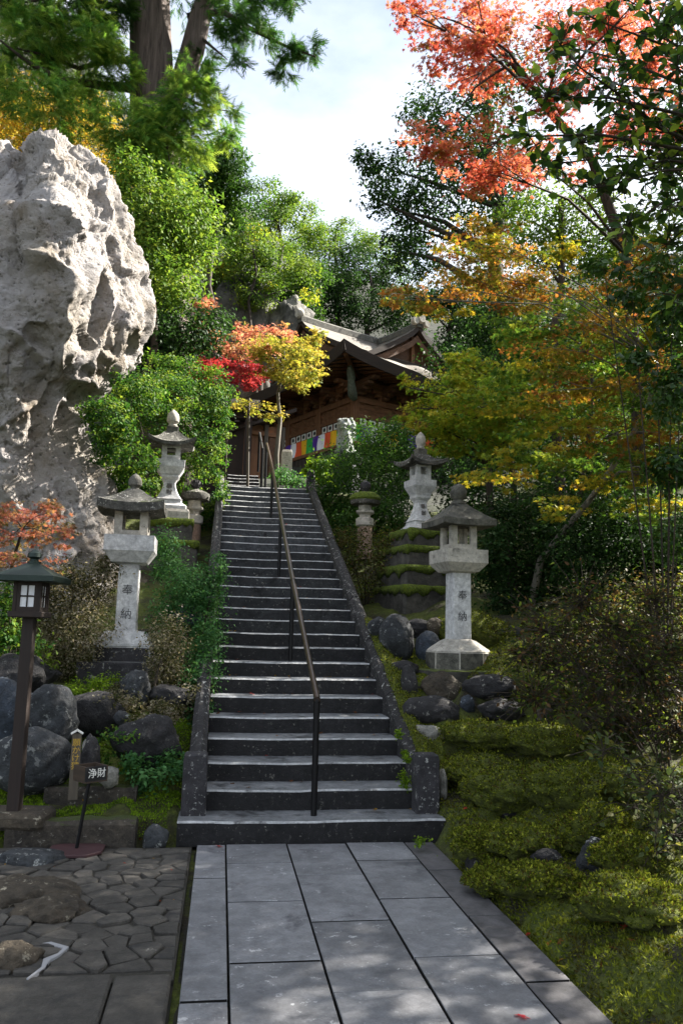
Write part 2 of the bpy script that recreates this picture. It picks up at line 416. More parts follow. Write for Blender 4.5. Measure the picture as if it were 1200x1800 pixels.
PAL = {}
def pal(key, *hexes): PAL[key] = np.array([lin(h)[:3] for h in hexes])
pal('maple_red', '#a8463e', '#bb5f58', '#cc857c', '#8a3a34', '#a0603a', '#b4504a', '#c47868', '#7f7034', '#96403a')
pal('maple_orange', '#a4682e', '#b27a34', '#8c5a2e', '#988636', '#7a7630', '#b06a44', '#667030', '#84822f', '#586a2c', '#4a6228', '#8f6a34')
pal('maple_olive', '#74822a', '#92942e', '#ae9e32', '#5e732a', '#bba63a', '#526a2a', '#a87c32')
pal('maple_green', '#4c6e2c', '#5c8030', '#41622a', '#6f8a34', '#8f9838', '#3a5a26')
pal('maple_yellow', '#84982e', '#a2a636', '#b8b03c', '#6c8a2c', '#987c30', '#5c8030', '#8ca43c', '#527628')
pal('maple_pink', '#c4807a', '#cf9a86', '#b0625e', '#d6ae8e', '#a8605a', '#8a7a4a')
pal('maple_pink_dull', '#a0625c', '#b07c6c', '#8a4f4c', '#7a6a44', '#5a6a38', '#a86e58', '#94564e')
pal('maple_soft', '#7a8434', '#98923e', '#b0a04e', '#68782e', '#a08848', '#8a9440')
pal('maple_crimson', '#8c2634', '#a0323c', '#742230', '#b2484c')
pal('ever', '#2c4a1c', '#3b5a22', '#23401a', '#4a6a28', '#35522a')
pal('ever_light', '#4c6a26', '#5f7c2e', '#3d5a22', '#7a8a36', '#50702c')
pal('ever_dark', '#1c3018', '#26401e', '#2e4a22', '#1a2a14', '#34502a')
pal('cedar', '#44702c', '#587f34', '#38602a', '#759440', '#90a24a')  # sunlit front sprays, the sun put into the greens
pal('cedar_shaded', '#24401e', '#2e5022', '#39602a', '#1f361a', '#4a6a2a')  # same cedar, shade of the top and right boughs put into the greens
pal('yellow_tree', '#a8963a', '#c2aa40', '#8f9038', '#bf8a3a', '#7a8436')
pal('bush', '#2c4f1c', '#3a5f20', '#22401a', '#557528', '#335824', '#788a34', '#2a4a20')
pal('nandina', '#365e34', '#467240', '#2c5230', '#5a8450', '#3a5a2a')
pal('drybrush', '#7d7566', '#9a9080', '#4f5030', '#424a24', '#5f5a3a', '#33391c', '#b5ad9d', '#3d4522', '#4a4a2c')
pal('twig_leaf', '#3a3f20', '#4a4a28', '#54402c', '#2c361a', '#5f4a32', '#3d4e24', '#76862c', '#33301c', '#2f4020')
pal('round_leaf', '#3a4a2c', '#4a5a38', '#55603c', '#3f4a2a', '#6a6a3c')
pal('camellia', '#2c4a20', '#395a28', '#243c1a', '#4a6a2a', '#6f8a34', '#8aa040')
pal('moss', '#5f6a1e', '#767f28', '#49561a', '#8a9034', '#353f14', '#4a4020', '#565f1c')
pal('moss_bright', '#55701a', '#6b8a1e', '#456018', '#7f9a28')
pal('litter', '#5a3a20', '#7a4a26', '#8a6a3a', '#a0352a', '#b08a30', '#4a3422')

def pick(key, n, coherent=None):
    p = PAL[key]
    c = p[RNG.integers(0, len(p), n)]
    if coherent is not None: c = .5 * c + .5 * p[coherent % len(p)]
    return np.clip(c * RNG.uniform(.75, 1.25, (n, 1)), 0, 1)

def clump(center, rad, n, sub, spread, flat=.8, up=.5):
    """leaf positions and normals in one ellipsoid, gathered round sub-centres so that gaps stay open"""
    c = np.array(center); r = np.array(rad)
    d = norm(RNG.normal(size=(sub, 3))); rr = RNG.uniform(.35, 1.0, (sub, 1)) ** .6
    sc = c + d * rr * r
    k = RNG.integers(0, sub, n)
    g = RNG.normal(size=(n, 3)) * spread * np.array((1, 1, flat))
    P = sc[k] + g
    outw = norm((P - c) / r)
    N = outw * (1 - up) + np.array((0, 0, 1)) * up + RNG.normal(size=(n, 3)) * .45
    return P, N, k

DENS = 2.0
def foliage(name, clumps, per, size, palette, shape, parent, mat='leaf', spread=.28, flat=.7, up=.45, sub=None, jitter=.3, droop=0.0, stuff=True):
    jitter = .45
    """clumps: (center, (rx,ry,rz), weight)"""
    Ps, Ns, Cs = [], [], []
    for ci, (c, r, wgt) in enumerate(clumps):
        n = max(20, int(per * wgt * DENS))
        k = sub or max(6, int(n / 45))
        P, N, kk = clump(c, r, n, k, spread * (r[0] * r[1] * r[2]) ** (1 / 3), flat, up)
        Ps.append(P); Ns.append(N); Cs.append(pick(palette, n, kk + ci * 7))
    P = np.concatenate(Ps); N = np.concatenate(Ns); col = np.concatenate(Cs); n = len(P)
    D = RNG.normal(size=(n, 3)) + np.array((0, 0, -droop))
    o = leaves(name, P, N, D, size * RNG.uniform(1 - jitter, 1 + jitter, n), col, shape, mat, parent)
    if stuff: o['kind'] = 'stuff'
    return o

def pclumps(lst, Y, depth=1.0, jy=.0):
    """clumps given as photo pixels (px, py, rx, ry[, dY]) at depth Y -> world ellipsoids"""
    res = []
    for c in lst:
        y = Y + (c[4] if len(c) > 4 else RNG.uniform(-jy, jy))
        p = at(c[0], c[1], y); s = y / FPX
        rx, rz = c[2] * s, c[3] * s
        res.append((tuple(p), (rx, max(rx, rz) * depth, rz), c[2] * c[3] / 3000))
    return res

def limbs(name, base, top, targets, r0, r1, mat, parent, wob=.06, n=8):
    """a trunk and its limbs: one tapered tube for each"""
    base, top = Vector(base), Vector(top); L = (top - base).length
    rs = random.Random(int(abs(base.x * 131 + base.y * 17) * 10))
    pts = [base.lerp(top, t / 8) + Vector((rs.uniform(-1, 1), rs.uniform(-1, 1), 0)) * wob * L * (.4 if 0 < t < 8 else 0) for t in range(9)]
    rad = [r0 + (r1 - r0) * (t / 8) ** .8 for t in range(9)]; rad[0] *= 1.25
    tr = B().tube(pts, rad, n).build(name, mat, parent, smooth=2)
    for tg in targets:
        tg = Vector(tg)
        best = min(range(2, 9), key=lambda i: (pts[i] - tg).length + (0 if pts[i].z < tg.z + .1 else 1.5))
        a = pts[best]; m = a.lerp(tg, .5) + Vector((rs.uniform(-.1, .1), rs.uniform(-.1, .1), rs.uniform(.0, .16))) * (tg - a).length
        rr = rad[best] * .5
        B().tube([a, a.lerp(m, .55), m, m.lerp(tg, .5) + Vector((0, 0, .02)), tg], [rr, rr * .85, rr * .65, rr * .42, rr * .18], 5).build('limb', mat, parent, smooth=2)
    return tr

def tree(name, label, cat, base, top, clumps, per, size, palette, shape='oval', bark='bark', r0=.2, r1=.06, group=None, spread=.3, flat=.7, up=.45, limbs_n=8, mat='leaf', droop=0., sub=None):
    t = thing(name, label, cat, base, 0, group)
    foliage('crown', clumps, per, size, palette, shape, t, mat, spread, flat, up, sub, droop=droop)
    idx = sorted(range(len(clumps)), key=lambda i: -clumps[i][2])[:limbs_n]
    limbs('trunk', base, top, [clumps[i][0] for i in idx], r0, r1, bark, t)
    return t

def fbm(p, o=4): return noise.fractal(p, 1.0, 2.0, o)
def blob_boulder(name, label, c, r, mat, seed, sub=4, rough=.22, rz=0, flat_bottom=True, cat='boulder', group=None, facet=.5, parent=None):
    bm = bmesh.new(); bmesh.ops.create_icosphere(bm, subdivisions=sub, radius=1)
    off = Vector((seed * 3.7, seed * 1.3, -seed * 2.1)); rs = random.Random(seed)
    planes = [(Vector((rs.gauss(0, 1), rs.gauss(0, 1), rs.gauss(0, .8))).normalized(), rs.uniform(.68, .92)) for _ in range(9)]
    for v in bm.verts:
        d = v.co.normalized(); k = 1.0
        for pn, pd in planes:
            t = d.dot(pn)
            if t > 0 and t * k > pd: k = k * (1 - facet) + facet * pd / t
        p = d * k
        k2 = 1 + rough * fbm(d * 1.3 + off, 3) + rough * .5 * fbm(d * 3.5 + off, 5)
        p = p * k2
        v.co = Vector((p.x * r[0], p.y * r[1], p.z * r[2]))
    me = bpy.data.meshes.new(name); bm.to_mesh(me); bm.free()
    me.polygons.foreach_set('use_smooth', [True] * len(me.polygons)); me.materials.append(M[mat])
    o = bpy.data.objects.new(name, me); C.objects.link(o); o.location = c; o.rotation_euler = (0, 0, rz)
    if parent is not None: o.parent = parent
    if label: tag(o, label, cat, group)
    return o

def text_mesh(body, size, name, mat, parent, loc, rot, depth=.004, vertical=False, weight=0.0):
    cu = bpy.data.curves.new('lettering', 'FONT'); cu.body = body; cu.size = size; cu.extrude = depth; cu.align_x = 'CENTER'; cu.align_y = 'CENTER'; cu.offset = weight
    cu.space_line = .95; cu.resolution_u = 3
    t = bpy.data.objects.new('lettering', cu); C.objects.link(t)
    bpy.context.view_layer.update()
    me = bpy.data.meshes.new_from_object(t.evaluated_get(bpy.context.evaluated_depsgraph_get()))
    bpy.data.objects.remove(t); bpy.data.curves.remove(cu)
    me.materials.clear(); me.materials.append(M[mat]); me.name = name
    o = bpy.data.objects.new(name, me); C.objects.link(o); o.parent = parent; o.location = loc; o.rotation_euler = rot
    return o

# ------------------------------------------------------------------ the ground
RISE, RUN, Y0, Z0 = .1598, .3709, 6.527, .163
NST = 29
YT = Y0 + RUN * (NST - 1); ZT = Z0 + RISE * (NST - 1)
XL, XR = -.068, 1.655
def vnoise(X, Y, s, seed=0):
    """smooth value noise on arrays"""
    r = np.random.default_rng(100 + seed); T = r.uniform(-1, 1, (64, 64))
    x = X * s + 500; y = Y * s + 500; i = np.floor(x).astype(int); j = np.floor(y).astype(int)
    u = x - i; v = y - j; u = u * u * (3 - 2 * u); v = v * v * (3 - 2 * v)
    g = lambda a, b: T[a % 64, b % 64]
    return (g(i, j) * (1 - u) + g(i + 1, j) * u) * (1 - v) + (g(i, j + 1) * (1 - u) + g(i + 1, j + 1) * u) * v
def stair_z(Y): return np.clip(Z0 + (Y - Y0) * RISE / RUN, 0, ZT)
def G(X, Y):
    X = np.asarray(X, float); Y = np.asarray(Y, float)
    n1 = vnoise(X, Y, .9, 1); n2 = vnoise(X, Y, 2.7, 2); n3 = vnoise(X, Y, 7, 3)
    left = np.interp(Y, [6.62, 6.74, 7.0, 7.3, 7.9, 8.6, 9.0, 10, 12, 17, 22, 27], [-.05, .14, .22, .30, .62, .95, 1.0, 1.2, 1.85, 4.1, 5.2, 6.6])
    left = left + np.where(Y > 6.7, .04 * n2 + .03 * n3, 0) + np.where(Y > 9, .12 * n1, 0)
    right = np.interp(Y, [0, 5.0, 6.5, 7.5, 8.3, 9.0, 10.5, 12.5, 16.9, 22, 27], [-.0, .02, .16, .52, .92, 1.2, 1.45, 1.85, 3.5, 4.9, 6.6])
    dx = np.clip(X - 1.75, 0, 12)
    right = right + np.minimum(dx, 5) * .20 * np.clip((Y - 1) / 5, .1, 1) + np.clip(dx, 0, .5) * (.10 * n1 + .20 * n2 + .10 * n3) * 2 * np.clip(9 - Y, .35, 1)
    under = stair_z(Y) - .32
    t = np.clip((X + .30) / .16, 0, 1); z = left * (1 - t) + np.minimum(left, under) * t
    z = np.where(Y < 6.62, np.where(X < -.12, -.055 + .012 * n2, -.06), z)
    t2 = np.clip((X - 1.68) / .18, 0, 1); t3 = np.clip((X - .8) / .3, 0, 1)
    mid = np.where(Y < 6.5, -.06, under)
    z = np.where(X > .5, mid * (1 - t3) + mid * t3, z)
    z = np.where(X > 1.2, mid * (1 - t2) + right * t2, z)
    plat = np.where(Y > 17.2, np.interp(Y, [17.2, 22, 27, 33], [ZT - .05, 5.6, 7.2, 7.4]), -9)
    z = np.where((Y > 17.2), np.maximum(np.where((X > -.3) & (X < 3.2), plat, z), -9), z)
    # the valley sides and the hill behind the hall
    lh = np.clip(-5.5 - X, 0, 60) * .85 * np.clip((Y - 6) / 6, 0, 1)
    rh = np.minimum(np.clip(X - 6.5, 0, 60) * np.interp(Y, [1, 8, 16, 24], [.05, .55, .55, .5]), 13)
    bh = np.clip(Y - 31.5, 0, 60) * 1.0
    z = z + lh + rh + np.minimum(bh, 30) * np.interp(X - 7, [-30, -8, 0, 6, 12, 30], [1.3, 1, .75, .65, .5, .45])
    return z
def g1(x, y): return float(G(np.array([x]), np.array([y]))[0])
xs = np.concatenate([np.linspace(-70, -8, 26)[:-1], np.arange(-8, -3, .25), np.arange(-3, 5, .07), np.arange(5, 9, .25), np.linspace(9, 80, 28)])
ys = np.concatenate([np.linspace(-45, 1, 14)[:-1], np.arange(1, 10, .07), np.arange(10, 18, .16), np.arange(18, 30, .5), np.linspace(30, 110, 40)])
XX, YY = np.meshgrid(xs, ys); ZZ = G(XX, YY)
nx, ny = len(xs), len(ys)
ii, jj = np.meshgrid(np.arange(nx - 1), np.arange(ny - 1)); a = (jj * nx + ii).ravel()
quads = np.stack([a, a + 1, a + nx + 1, a + nx], 1)
gr = fast_mesh('ground', np.stack([XX, YY, ZZ], -1).reshape(-1, 3), quads.ravel(), np.full(len(a), 4), 'ground')
gr['kind'] = 'structure'
gr.data.materials.append(M['hill'])
cx = XX.ravel()[a]; cy = YY.ravel()[a]
gr.data.polygons.foreach_set('material_index', ((cy > 18) | (cx > 8.5) | (cx < -6)).astype(np.int32))
gr.data.polygons.foreach_set('use_smooth', [True] * len(a))

# ------------------------------------------------------------------ paved path
path = tag(empty('path', (0.8, 3.5, 0)), kind='structure')
cols = [(-.110, .097, [5.66, 4.77, 3.85, 2.9, 1.9]), (.109, .559, [5.98, 5.155, 4.25, 3.35, 2.4, 1.5]), (.572, 1.018, [5.68, 4.80, 3.89, 2.95, 2.0]),
        (1.031, 1.477, [5.998, 5.16, 4.25, 3.3, 2.4, 1.5]), (1.490, 1.712, [5.75, 4.825, 3.92, 3.0, 2.1])]
rs = random.Random(3)
for ci, (x0, x1, ysp) in enumerate(cols):
    edges = [6.50] + ysp + [.6]
    for k in range(len(edges) - 1):
        y1, y0 = edges[k] - .0085, edges[k + 1] + .0085
        b = B(); dz = rs.uniform(-.004, .002); j = [rs.uniform(-.003, .003) for _ in range(4)]
        b.add([(x0, y0 + j[0], -.09), (x1, y0 + j[1], -.09), (x1, y1 + j[2], -.09), (x0, y1 + j[3], -.09), (x0, y0 + j[0], dz), (x1, y0 + j[1], dz), (x1, y1 + j[2], dz), (x0, y1 + j[3], dz)],
              [(0, 3, 2, 1), (4, 5, 6, 7)])
        b.add(b.v[:8], [(0, 1, 5, 4), (1, 2, 6, 5), (2, 3, 7, 6), (3, 0, 4, 7)], 1)
        b.build('paving_slab', ['slab_edge' if ci == 4 else 'slab', 'joint_dark'], path, bevel=.003, weld=True)
bed = B().box(-.13, 1.74, .5, 6.5, -.2, -.055).build('bedding', 'joint', path)

# crazy paving on the left, and the larger slabs in front of it
court = tag(empty('courtyard', (-1.5, 5, 0)), kind='structure')
def clip_poly(poly, a, b):
    """keep the side of the bisector of a-b nearer a"""
    m = ((a[0] + b[0]) / 2, (a[1] + b[1]) / 2); n = (b[0] - a[0], b[1] - a[1]); res = []
    for i in range(len(poly)):
        p, q = poly[i], poly[(i + 1) % len(poly)]
        dp = (p[0] - m[0]) * n[0] + (p[1] - m[1]) * n[1]; dq = (q[0] - m[0]) * n[0] + (q[1] - m[1]) * n[1]
        if dp <= 0: res.append(p)
        if dp * dq < 0:
            t = dp / (dp - dq); res.append((p[0] + (q[0] - p[0]) * t, p[1] + (q[1] - p[1]) * t))
    return res
rs = random.Random(21); pts = []
tries = 0
while len(pts) < 230 and tries < 9000:
    tries += 1
    p = (rs.uniform(-2.6, -.16), rs.uniform(4.22, 6.42)); d = .11 + .10 * rs.random()
    if all(((p[0] - q[0]) ** 2 + (1.15 * (p[1] - q[1])) ** 2) ** .5 > d for q in pts): pts.append(p)
for i, p in enumerate(pts):
    poly = [(-2.7, 4.20), (-.155, 4.20), (-.155, 6.44), (-2.7, 6.44)]
    for j, q in enumerate(pts):
        if i != j and abs(p[0] - q[0]) < 1 and abs(p[1] - q[1]) < 1: poly = clip_poly(poly, p, q)
        if len(poly) < 3: break
    if len(poly) < 3: continue
    cxp = sum(v[0] for v in poly) / len(poly); cyp = sum(v[1] for v in poly) / len(poly)
    # ragged, rounded outline set in from the joint
    out_ = []
    for k in range(len(poly)):
        a0, a1, a2 = poly[k - 1], poly[k], poly[(k + 1) % len(poly)]
        for f, gq in ((.22, a0), (0, None), (.22, a2)):
            x, y = (a1[0] + (gq[0] - a1[0]) * f, a1[1] + (gq[1] - a1[1]) * f) if gq else (a1[0] * .97 + cxp * .03, a1[1] * .97 + cyp * .03)
            d = sqrt((x - cxp) ** 2 + (y - cyp) ** 2) or 1; s_ = max(.3, 1 - (.004 + rs.uniform(0, .006)) / d)
            out_.append((cxp + (x - cxp) * s_, cyp + (y - cyp) * s_))
    dz = rs.uniform(-.014, .010); tx, ty = rs.uniform(-.05, .05), rs.uniform(-.05, .05)
    top = [(x, y, dz + (x - cxp) * tx + (y - cyp) * ty) for x, y in out_]
    ins = [(cxp + (x - cxp) * .93, cyp + (y - cyp) * .93, z + .007) for x, y, z in top]
    B().loft([[(x, y, -.09) for x, y, z in top], top, ins]).build('paving_stone', 'flag', court)
B().box(-4.4, -.15, 4.1, 6.46, -.25, -.009).build('mortar', 'mortar_bed', court)
for x0, x1, y0, y1 in ((-2.0, -1.06, 3.25, 4.16), (-1.05, -.43, 3.2, 4.17), (-.42, -.16, 3.2, 4.15), (-1.5, -.80, 2.2, 3.19), (-.79, -.16, 2.2, 3.18)):
    B().box(x0, x1, y0, y1, -.1, rs.uniform(-.006, .004)).build('paving_slab', 'flag', court, bevel=.012)
B().box(-4.4, -.15, 1.0, 4.1, -.25, -.034).build('bedding', 'joint', court)

# ------------------------------------------------------------------ the stone stairway
stair = tag(empty('stairway', (.8, 6.5, 0)), kind='structure')
rs = random.Random(5)
def step(x0, x1, y, z, depth, h, name='step', nose=.012, rm='riser'):
    b = B(); n = 16
    top_f, top_b = [], []
    for k in range(n + 1):
        x = x0 + (x1 - x0) * k / n
        wear = -.010 * exp(-((k / n - .35) / .25) ** 2) + rs.uniform(-.0025, .0025)
        top_f.append((x, y + rs.uniform(-.004, .004), z + wear)); top_b.append((x, y + depth, z + wear * .5))
    prof = []
    nosef = [(p[0], p[1] - .002, p[2] - .014) for p in top_f]
    und = [(p[0], y + .012, z - h) for p in top_f]
    ch = [(p[0], p[1] + .016 + rs.uniform(-.006, .006), p[2]) for p in top_f]
    b.grid([und, nosef], 0); b.grid([nosef, ch], 2); b.grid([ch, top_b], 1)
    bk = [(p[0], y + depth, z - h) for p in top_f]
    b.grid([top_b, bk], 0)
    for s_, fl in ((0, False), (n, True)):
        q = [und[s_], nosef[s_], ch[s_], top_b[s_], bk[s_]]
        b.add(q, [(0, 1, 2, 3, 4) if not fl else (4, 3, 2, 1, 0)])
    return b.build(name, [rm, 'tread', 'nose'], stair)
for k in range(NST):
    y, z = Y0 + RUN * k, Z0 + RISE * k
    jx, jz = (.0, 0) if k == 0 else (rs.uniform(-.012, .012), rs.uniform(-.006, .006))
    if k == 0: step(-.27, 1.83, y, z, RUN + .1, .19)
    else: step(XL - .01, XR + .02 + jx, y, z + jz, (RUN + .06) if k < NST - 1 else .95, RISE + .03, rm='riser' if k < 10 else 'riser_mid' if k < 18 else 'riser_skylit')
B().box(-.3, 3.0, YT + .9, YT + 9, ZT - .6, ZT - .012).build('landing', 'tread', stair)
# upper flight
for k in range(6):
    step(-.02, .75, YT + 1.6 + .36 * k, ZT + .15 * (k + 1), .5 if k < 5 else 3.0, .17)
# raking kerbs on both sides, in blocks, with newel stones at the foot
def kerb(xa, xb, y0, y1, mat, lift, n):
    for k in range(n):
        ya, yb = y0 + (y1 - y0) * k / n + .004, y0 + (y1 - y0) * (k + 1) / n - .004
        za, zb = float(Z0 + (ya - Y0) * RISE / RUN), float(Z0 + (yb - Y0) * RISE / RUN)
        m = 5; rings = []
        for i in range(m + 1):
            t = i / m; y = ya + (yb - ya) * t; z = za + (zb - za) * t + lift + rs.uniform(-.008, .008); c = .045
            hw = (xb - xa) / 2 + rs.uniform(-.005, .005); xm = (xa + xb) / 2
            rings.append([(xm - hw, y, z - .5), (xm + hw, y, z - .5), (xm + hw, y, z - c), (xm + hw - c, y, z), (xm - hw + c, y, z), (xm - hw, y, z - c)])
        B().loft(rings).build('kerb_stone', mat, stair)
M['kerb'] = stone('kerb_stone', '#1a191b', '#302e2f', 5, '#c9c9c4', .58, moss='#4f5a18', moss_lo=1.02, bump=.6, grain=60)
kerb(-.222, -.084, 6.98, 17.2, 'kerb', .15, 7)
kerb(1.674, 1.812, 6.98, 16.95, 'kerb', .13, 8)
for xa, xb, mz in ((-.255, -.06, .55), (1.635, 1.83, .55)):
    b = B(); xm = (xa + xb) / 2; hw = (xb - xa) / 2
    b.sq([(hw * 1.0, 0), (hw * .98, mz - .05), (hw * .93, mz - .012), (hw * .80, mz), (hw * .1, mz + .008)], .1)
    n_ = b.build('newel_stone', 'granite_dark', stair, local=True); n_.location = (xm - .8, 6.80 - 6.5, .08)
b = B(); b.sq([(.075, 0), (.085, .3), (.07, .42), (.02, .46)], .2)
n_ = b.build('newel_stone', 'kerb', stair, local=True); n_.location = (1.75 - .8, 17.05 - 6.5, ZT + .0)

# ------------------------------------------------------------------ handrail
hr = thing('handrail', 'bronze handrail on dark posts running up the middle of the steps', 'handrail', (.79, 6.72, .15))
feet = [(.795, 6.72, .155), (.785, 9.30, Z0 + RISE * 7), (.796, 11.92, Z0 + RISE * 14), (.81, 14.88, Z0 + RISE * 22), (.78, 17.0, ZT)]
hts = [.90, .90, .91, .92, .96]
tops = []
for (x, y, z), h in zip(feet, hts):
    B().tube([(x, y, z), (x, y, z + h)], .026, 10).build('post', 'metal_dark', hr, smooth=True)
    tops.append((x, y, z + h))
pth = []
for k in range(len(tops) - 1):
    p, q_ = Vector(tops[k]), Vector(tops[k + 1])
    B().tube([p + Vector((0, -.01 if k else -.03, .012)), q_ + Vector((0, 0, .012))], .027, 10).build('rail', 'rail', hr, smooth=True)
    B().lathe([(.0, -.012), (.031, -.01), (.032, .012), (.029, .022), (0, .024)], 10).build('bracket', 'metal_dark', hr, local=True, smooth=True).location = (tops[k][0] - .79, tops[k][1] - 6.72, tops[k][2] - .15)
# posts of the upper flight
h2 = thing('upper_handrail', 'dark thin handrail post at the head of the long steps', 'handrail', (.72, 17.6, ZT))
B().tube([(.72, 17.6, ZT), (.72, 17.6, ZT + 1.0)], .03, 8).build('post', 'metal_dark', h2, smooth=True)
B().tube([(.72, 17.6, ZT + .98), (.72, 19.8, ZT + 1.9)], .025, 8).build('rail', 'metal_dark', h2, smooth=True)
B().tube([(.72, 19.8, ZT + .9), (.72, 19.8, ZT + 1.9)], .03, 8).build('post', 'metal_dark', h2, smooth=True)

# ------------------------------------------------------------------ stone lanterns
def window_box(h, z0, z1, ww, wz0, wz1, wall):
    """a square stone box with a window cut through each side"""
    b = B(); i = h - wall
    for k in range(4):
        ca, sa = (1, 0, -1, 0)[k], (0, 1, 0, -1)[k]
        R = lambda x, y, z: (x * ca - y * sa, x * sa + y * ca, z)
        o = [R(-h, -h, z0), R(h, -h, z0), R(h, -h, z1), R(-h, -h, z1)]; w_ = [R(-ww, -h, wz0), R(ww, -h, wz0), R(ww, -h, wz1), R(-ww, -h, wz1)]
        v = [R(-ww, -i, wz0), R(ww, -i, wz0), R(ww, -i, wz1), R(-ww, -i, wz1)]; n = [R(-i, -i, z0), R(i, -i, z0), R(i, -i, z1), R(-i, -i, z1)]
        b.add(o + w_ + v + n, [f for m in range(4) for f in ((m, (m + 1) % 4, (m + 1) % 4 + 4, m + 4), (m + 4, (m + 1) % 4 + 4, (m + 1) % 4 + 8, m + 8), (m + 8, (m + 1) % 4 + 8, (m + 1) % 4 + 12, m + 12))])
    b.add([(-h, -h, z0), (h, -h, z0), (h, h, z0), (-h, h, z0)], [(3, 2, 1, 0)]); b.add([(-h, -h, z1), (h, -h, z1), (h, h, z1), (-h, h, z1)], [(0, 1, 2, 3)])
    b.add([(-i, -i, z0), (i, -i, z0), (i, i, z0), (-i, i, z0)], [(0, 1, 2, 3)]); b.add([(-i, -i, z1), (i, -i, z1), (i, i, z1), (-i, i, z1)], [(3, 2, 1, 0)])
    return b
def hip_roof(half, ze, zt, top, lift, thick, curve=1.5, n=8, curl=0.0):
    """a square roof: eaves rise to the corners"""
    b = B(); rings = []
    def ring(h, z, lf):
        r = []
        for side in range(4):
            ca, sa = (1, 0, -1, 0)[side], (0, 1, 0, -1)[side]
            for k in range(n):
                u = -1 + 2 * k / n; out = h * (1 + curl * abs(u) ** 4)
                x, y = u * out, -out
                r.append((x * ca - y * sa, x * sa + y * ca, z + lf * abs(u) ** 3))
        return r
    rings.append(ring(top * .9, ze + .02, 0)); rings.append(ring(half * .93, ze, lift * .9)); rings.append(ring(half, ze + thick * .1, lift)); rings.append(ring(half, ze + thick, lift))
    for t in (.85, .65, .45, .25, 0):
        h = top + (half - top) * t; rings.append(ring(h, ze + thick + (zt - ze - thick) * (1 - t) ** curve, lift * t ** 2))
    b.loft(rings)
    return b
def finial(r, z0, z1, onion=True):
    H_ = z1 - z0
    if onion: pf = [(r * .75, 0), (r * .8, .10), (r * .6, .16), (r * .62, .2), (r * .98, .32), (r * 1.0, .52), (r * .86, .72), (r * .5, .87), (r * .16, .95), (0.001, 1)]
    else: pf = [(r * .7, 0), (r * .95, .04), (r * .9, .14), (r * .62, .18), (r * .6, .24), (r * .95, .38), (r * 1.05, .6), (r * .85, .84), (r * .4, .97), (.001, 1)]
    return B().lathe([(a, z0 + b_ * H_) for a, b_ in pf], 18)

def front_lantern(cx, cy, zb, rz, label, d):
    t = thing('stone_lantern', label, 'stone lantern', (cx, cy, zb), rz, 'stone lanterns beside the steps')
    z = lambda k: d[k] - zb
    hp, hb = d['plinth_h'], d['base_h']
    B().sq([(hp, z('z0')), (hp, z('z1'))], .03).build('plinth', d['m_plinth'], t, local=True, bevel=.012)
    b = B()
    if d.get('oct'):
        b.lathe([(hb * 1.14, z('z1')), (hb * 1.14, z('z1') + .19)], 8, 1, rot=pi / 8); b.lathe([(hb * 1.145, z('z1') + .191), (hb * 1.08, z('z1') + .215), (hb * .62, z('z2') - .02), (hb * .45, z('z2'))], 8, rot=pi / 8)
    else:
        b.sq([(hb, z('z1')), (hb, z('z1') + .165)], .05, 1); b.sq([(hb * 1.004, z('z1') + .166), (hb * .985, z('z1') + .2), (hb * .84, z('z2') - .06), (hb * .70, z('z2') - .01), (hb * .6, z('z2') + .005)], .05)
    b.build('base', [d['m_base'], d.get('m_side', 'granite_dark')], t, local=True, bevel=.008)
    B().sq([(d['post'], z('z2')), (d['post'] * .97, z('z3'))], .07).build('post', d['m_post'], t, local=True)
    pl = d['plat']
    B().sq([(d['post'] * 1.1, z('z3')), (pl * .7, z('z3') + .015), (pl * .97, z('z4')), (pl, z('z4') + .01), (pl, z('z5'))], .025).build('platform', d['m_plat'], t, local=True)
    fb = d['fire']; zz = z('z5'); H_ = z('z6') - zz
    window_box(fb, zz, zz + H_, fb * .52, zz + H_ * .2, zz + H_ * .86, fb * .26).build('fire_box', d['m_fire'], t, local=True, weld=True)
    hip_roof(d['roof'], z('z6') - .06, z('z7'), d['roof'] * .2, d['lift'], d.get('eave', .075), d.get('curve', 1.35)).build('roof', d['m_roof'], t, local=True)
    finial(d['fin'], z('z7') - .015, z('z8'), d.get('onion', True)).build('finial', d['m_fin'], t, local=True, smooth=True)
    for ch, zc, sz in d['text']:
        text_mesh(ch, sz, 'engraving', 'ink_grey', t, (0, -d['post'] * .985 - .001, zc - zb), (pi / 2, 0, 0), .003)
    return t
M['base_mixed'] = stone('stained_granite_base', '#66635f', '#8b8880', 4, '#2c2b2d', .55, bump=.4, grain=110, dark='#35332f', dark_lo=.5)
LF = dict(eave=.105, z0=.93, z1=1.24, z2=1.575, z3=2.33, z4=2.46, z5=2.645, z6=2.96, z7=3.20, z8=3.40, plinth_h=.45, base_h=.31, post=.115, plat=.275, fire=.185, roof=.365, lift=.04, fin=.078,
    m_plinth='granite_dark', m_base='granite', m_post='granite', m_plat='granite', m_fire='granite_old', m_roof='roofstone', m_fin='roofstone_clean', text=[('奉', 2.03, .125), ('納', 1.76, .125)])
front_lantern(-1.07, 9.5, .93, radians(1), 'tall square stone lantern with a lichened roof, nearest of those left of the steps', LF)
RF = dict(z0=1.10, z1=1.24, z2=1.575, z3=2.32, z4=2.42, z5=2.58, z6=2.90, z7=3.13, z8=3.37, plinth_h=.50, base_h=.325, post=.112, plat=.255, fire=.158, roof=.325, lift=.015, fin=.095, oct=True, m_side='roofstone_clean', onion=False, curve=1.15,
    m_plinth='mossy', m_base='granite_old', m_post='granite', m_plat='granite_old', m_fire='granite_old', m_roof='roofstone_clean', m_fin='roofstone_clean', text=[('奉', 2.06, .115), ('納', 1.82, .115)])
front_lantern(2.66, 9.0, 1.10, radians(9), 'square stone lantern on an eight-sided base right of the steps, with a plain straight-sided roof', RF)

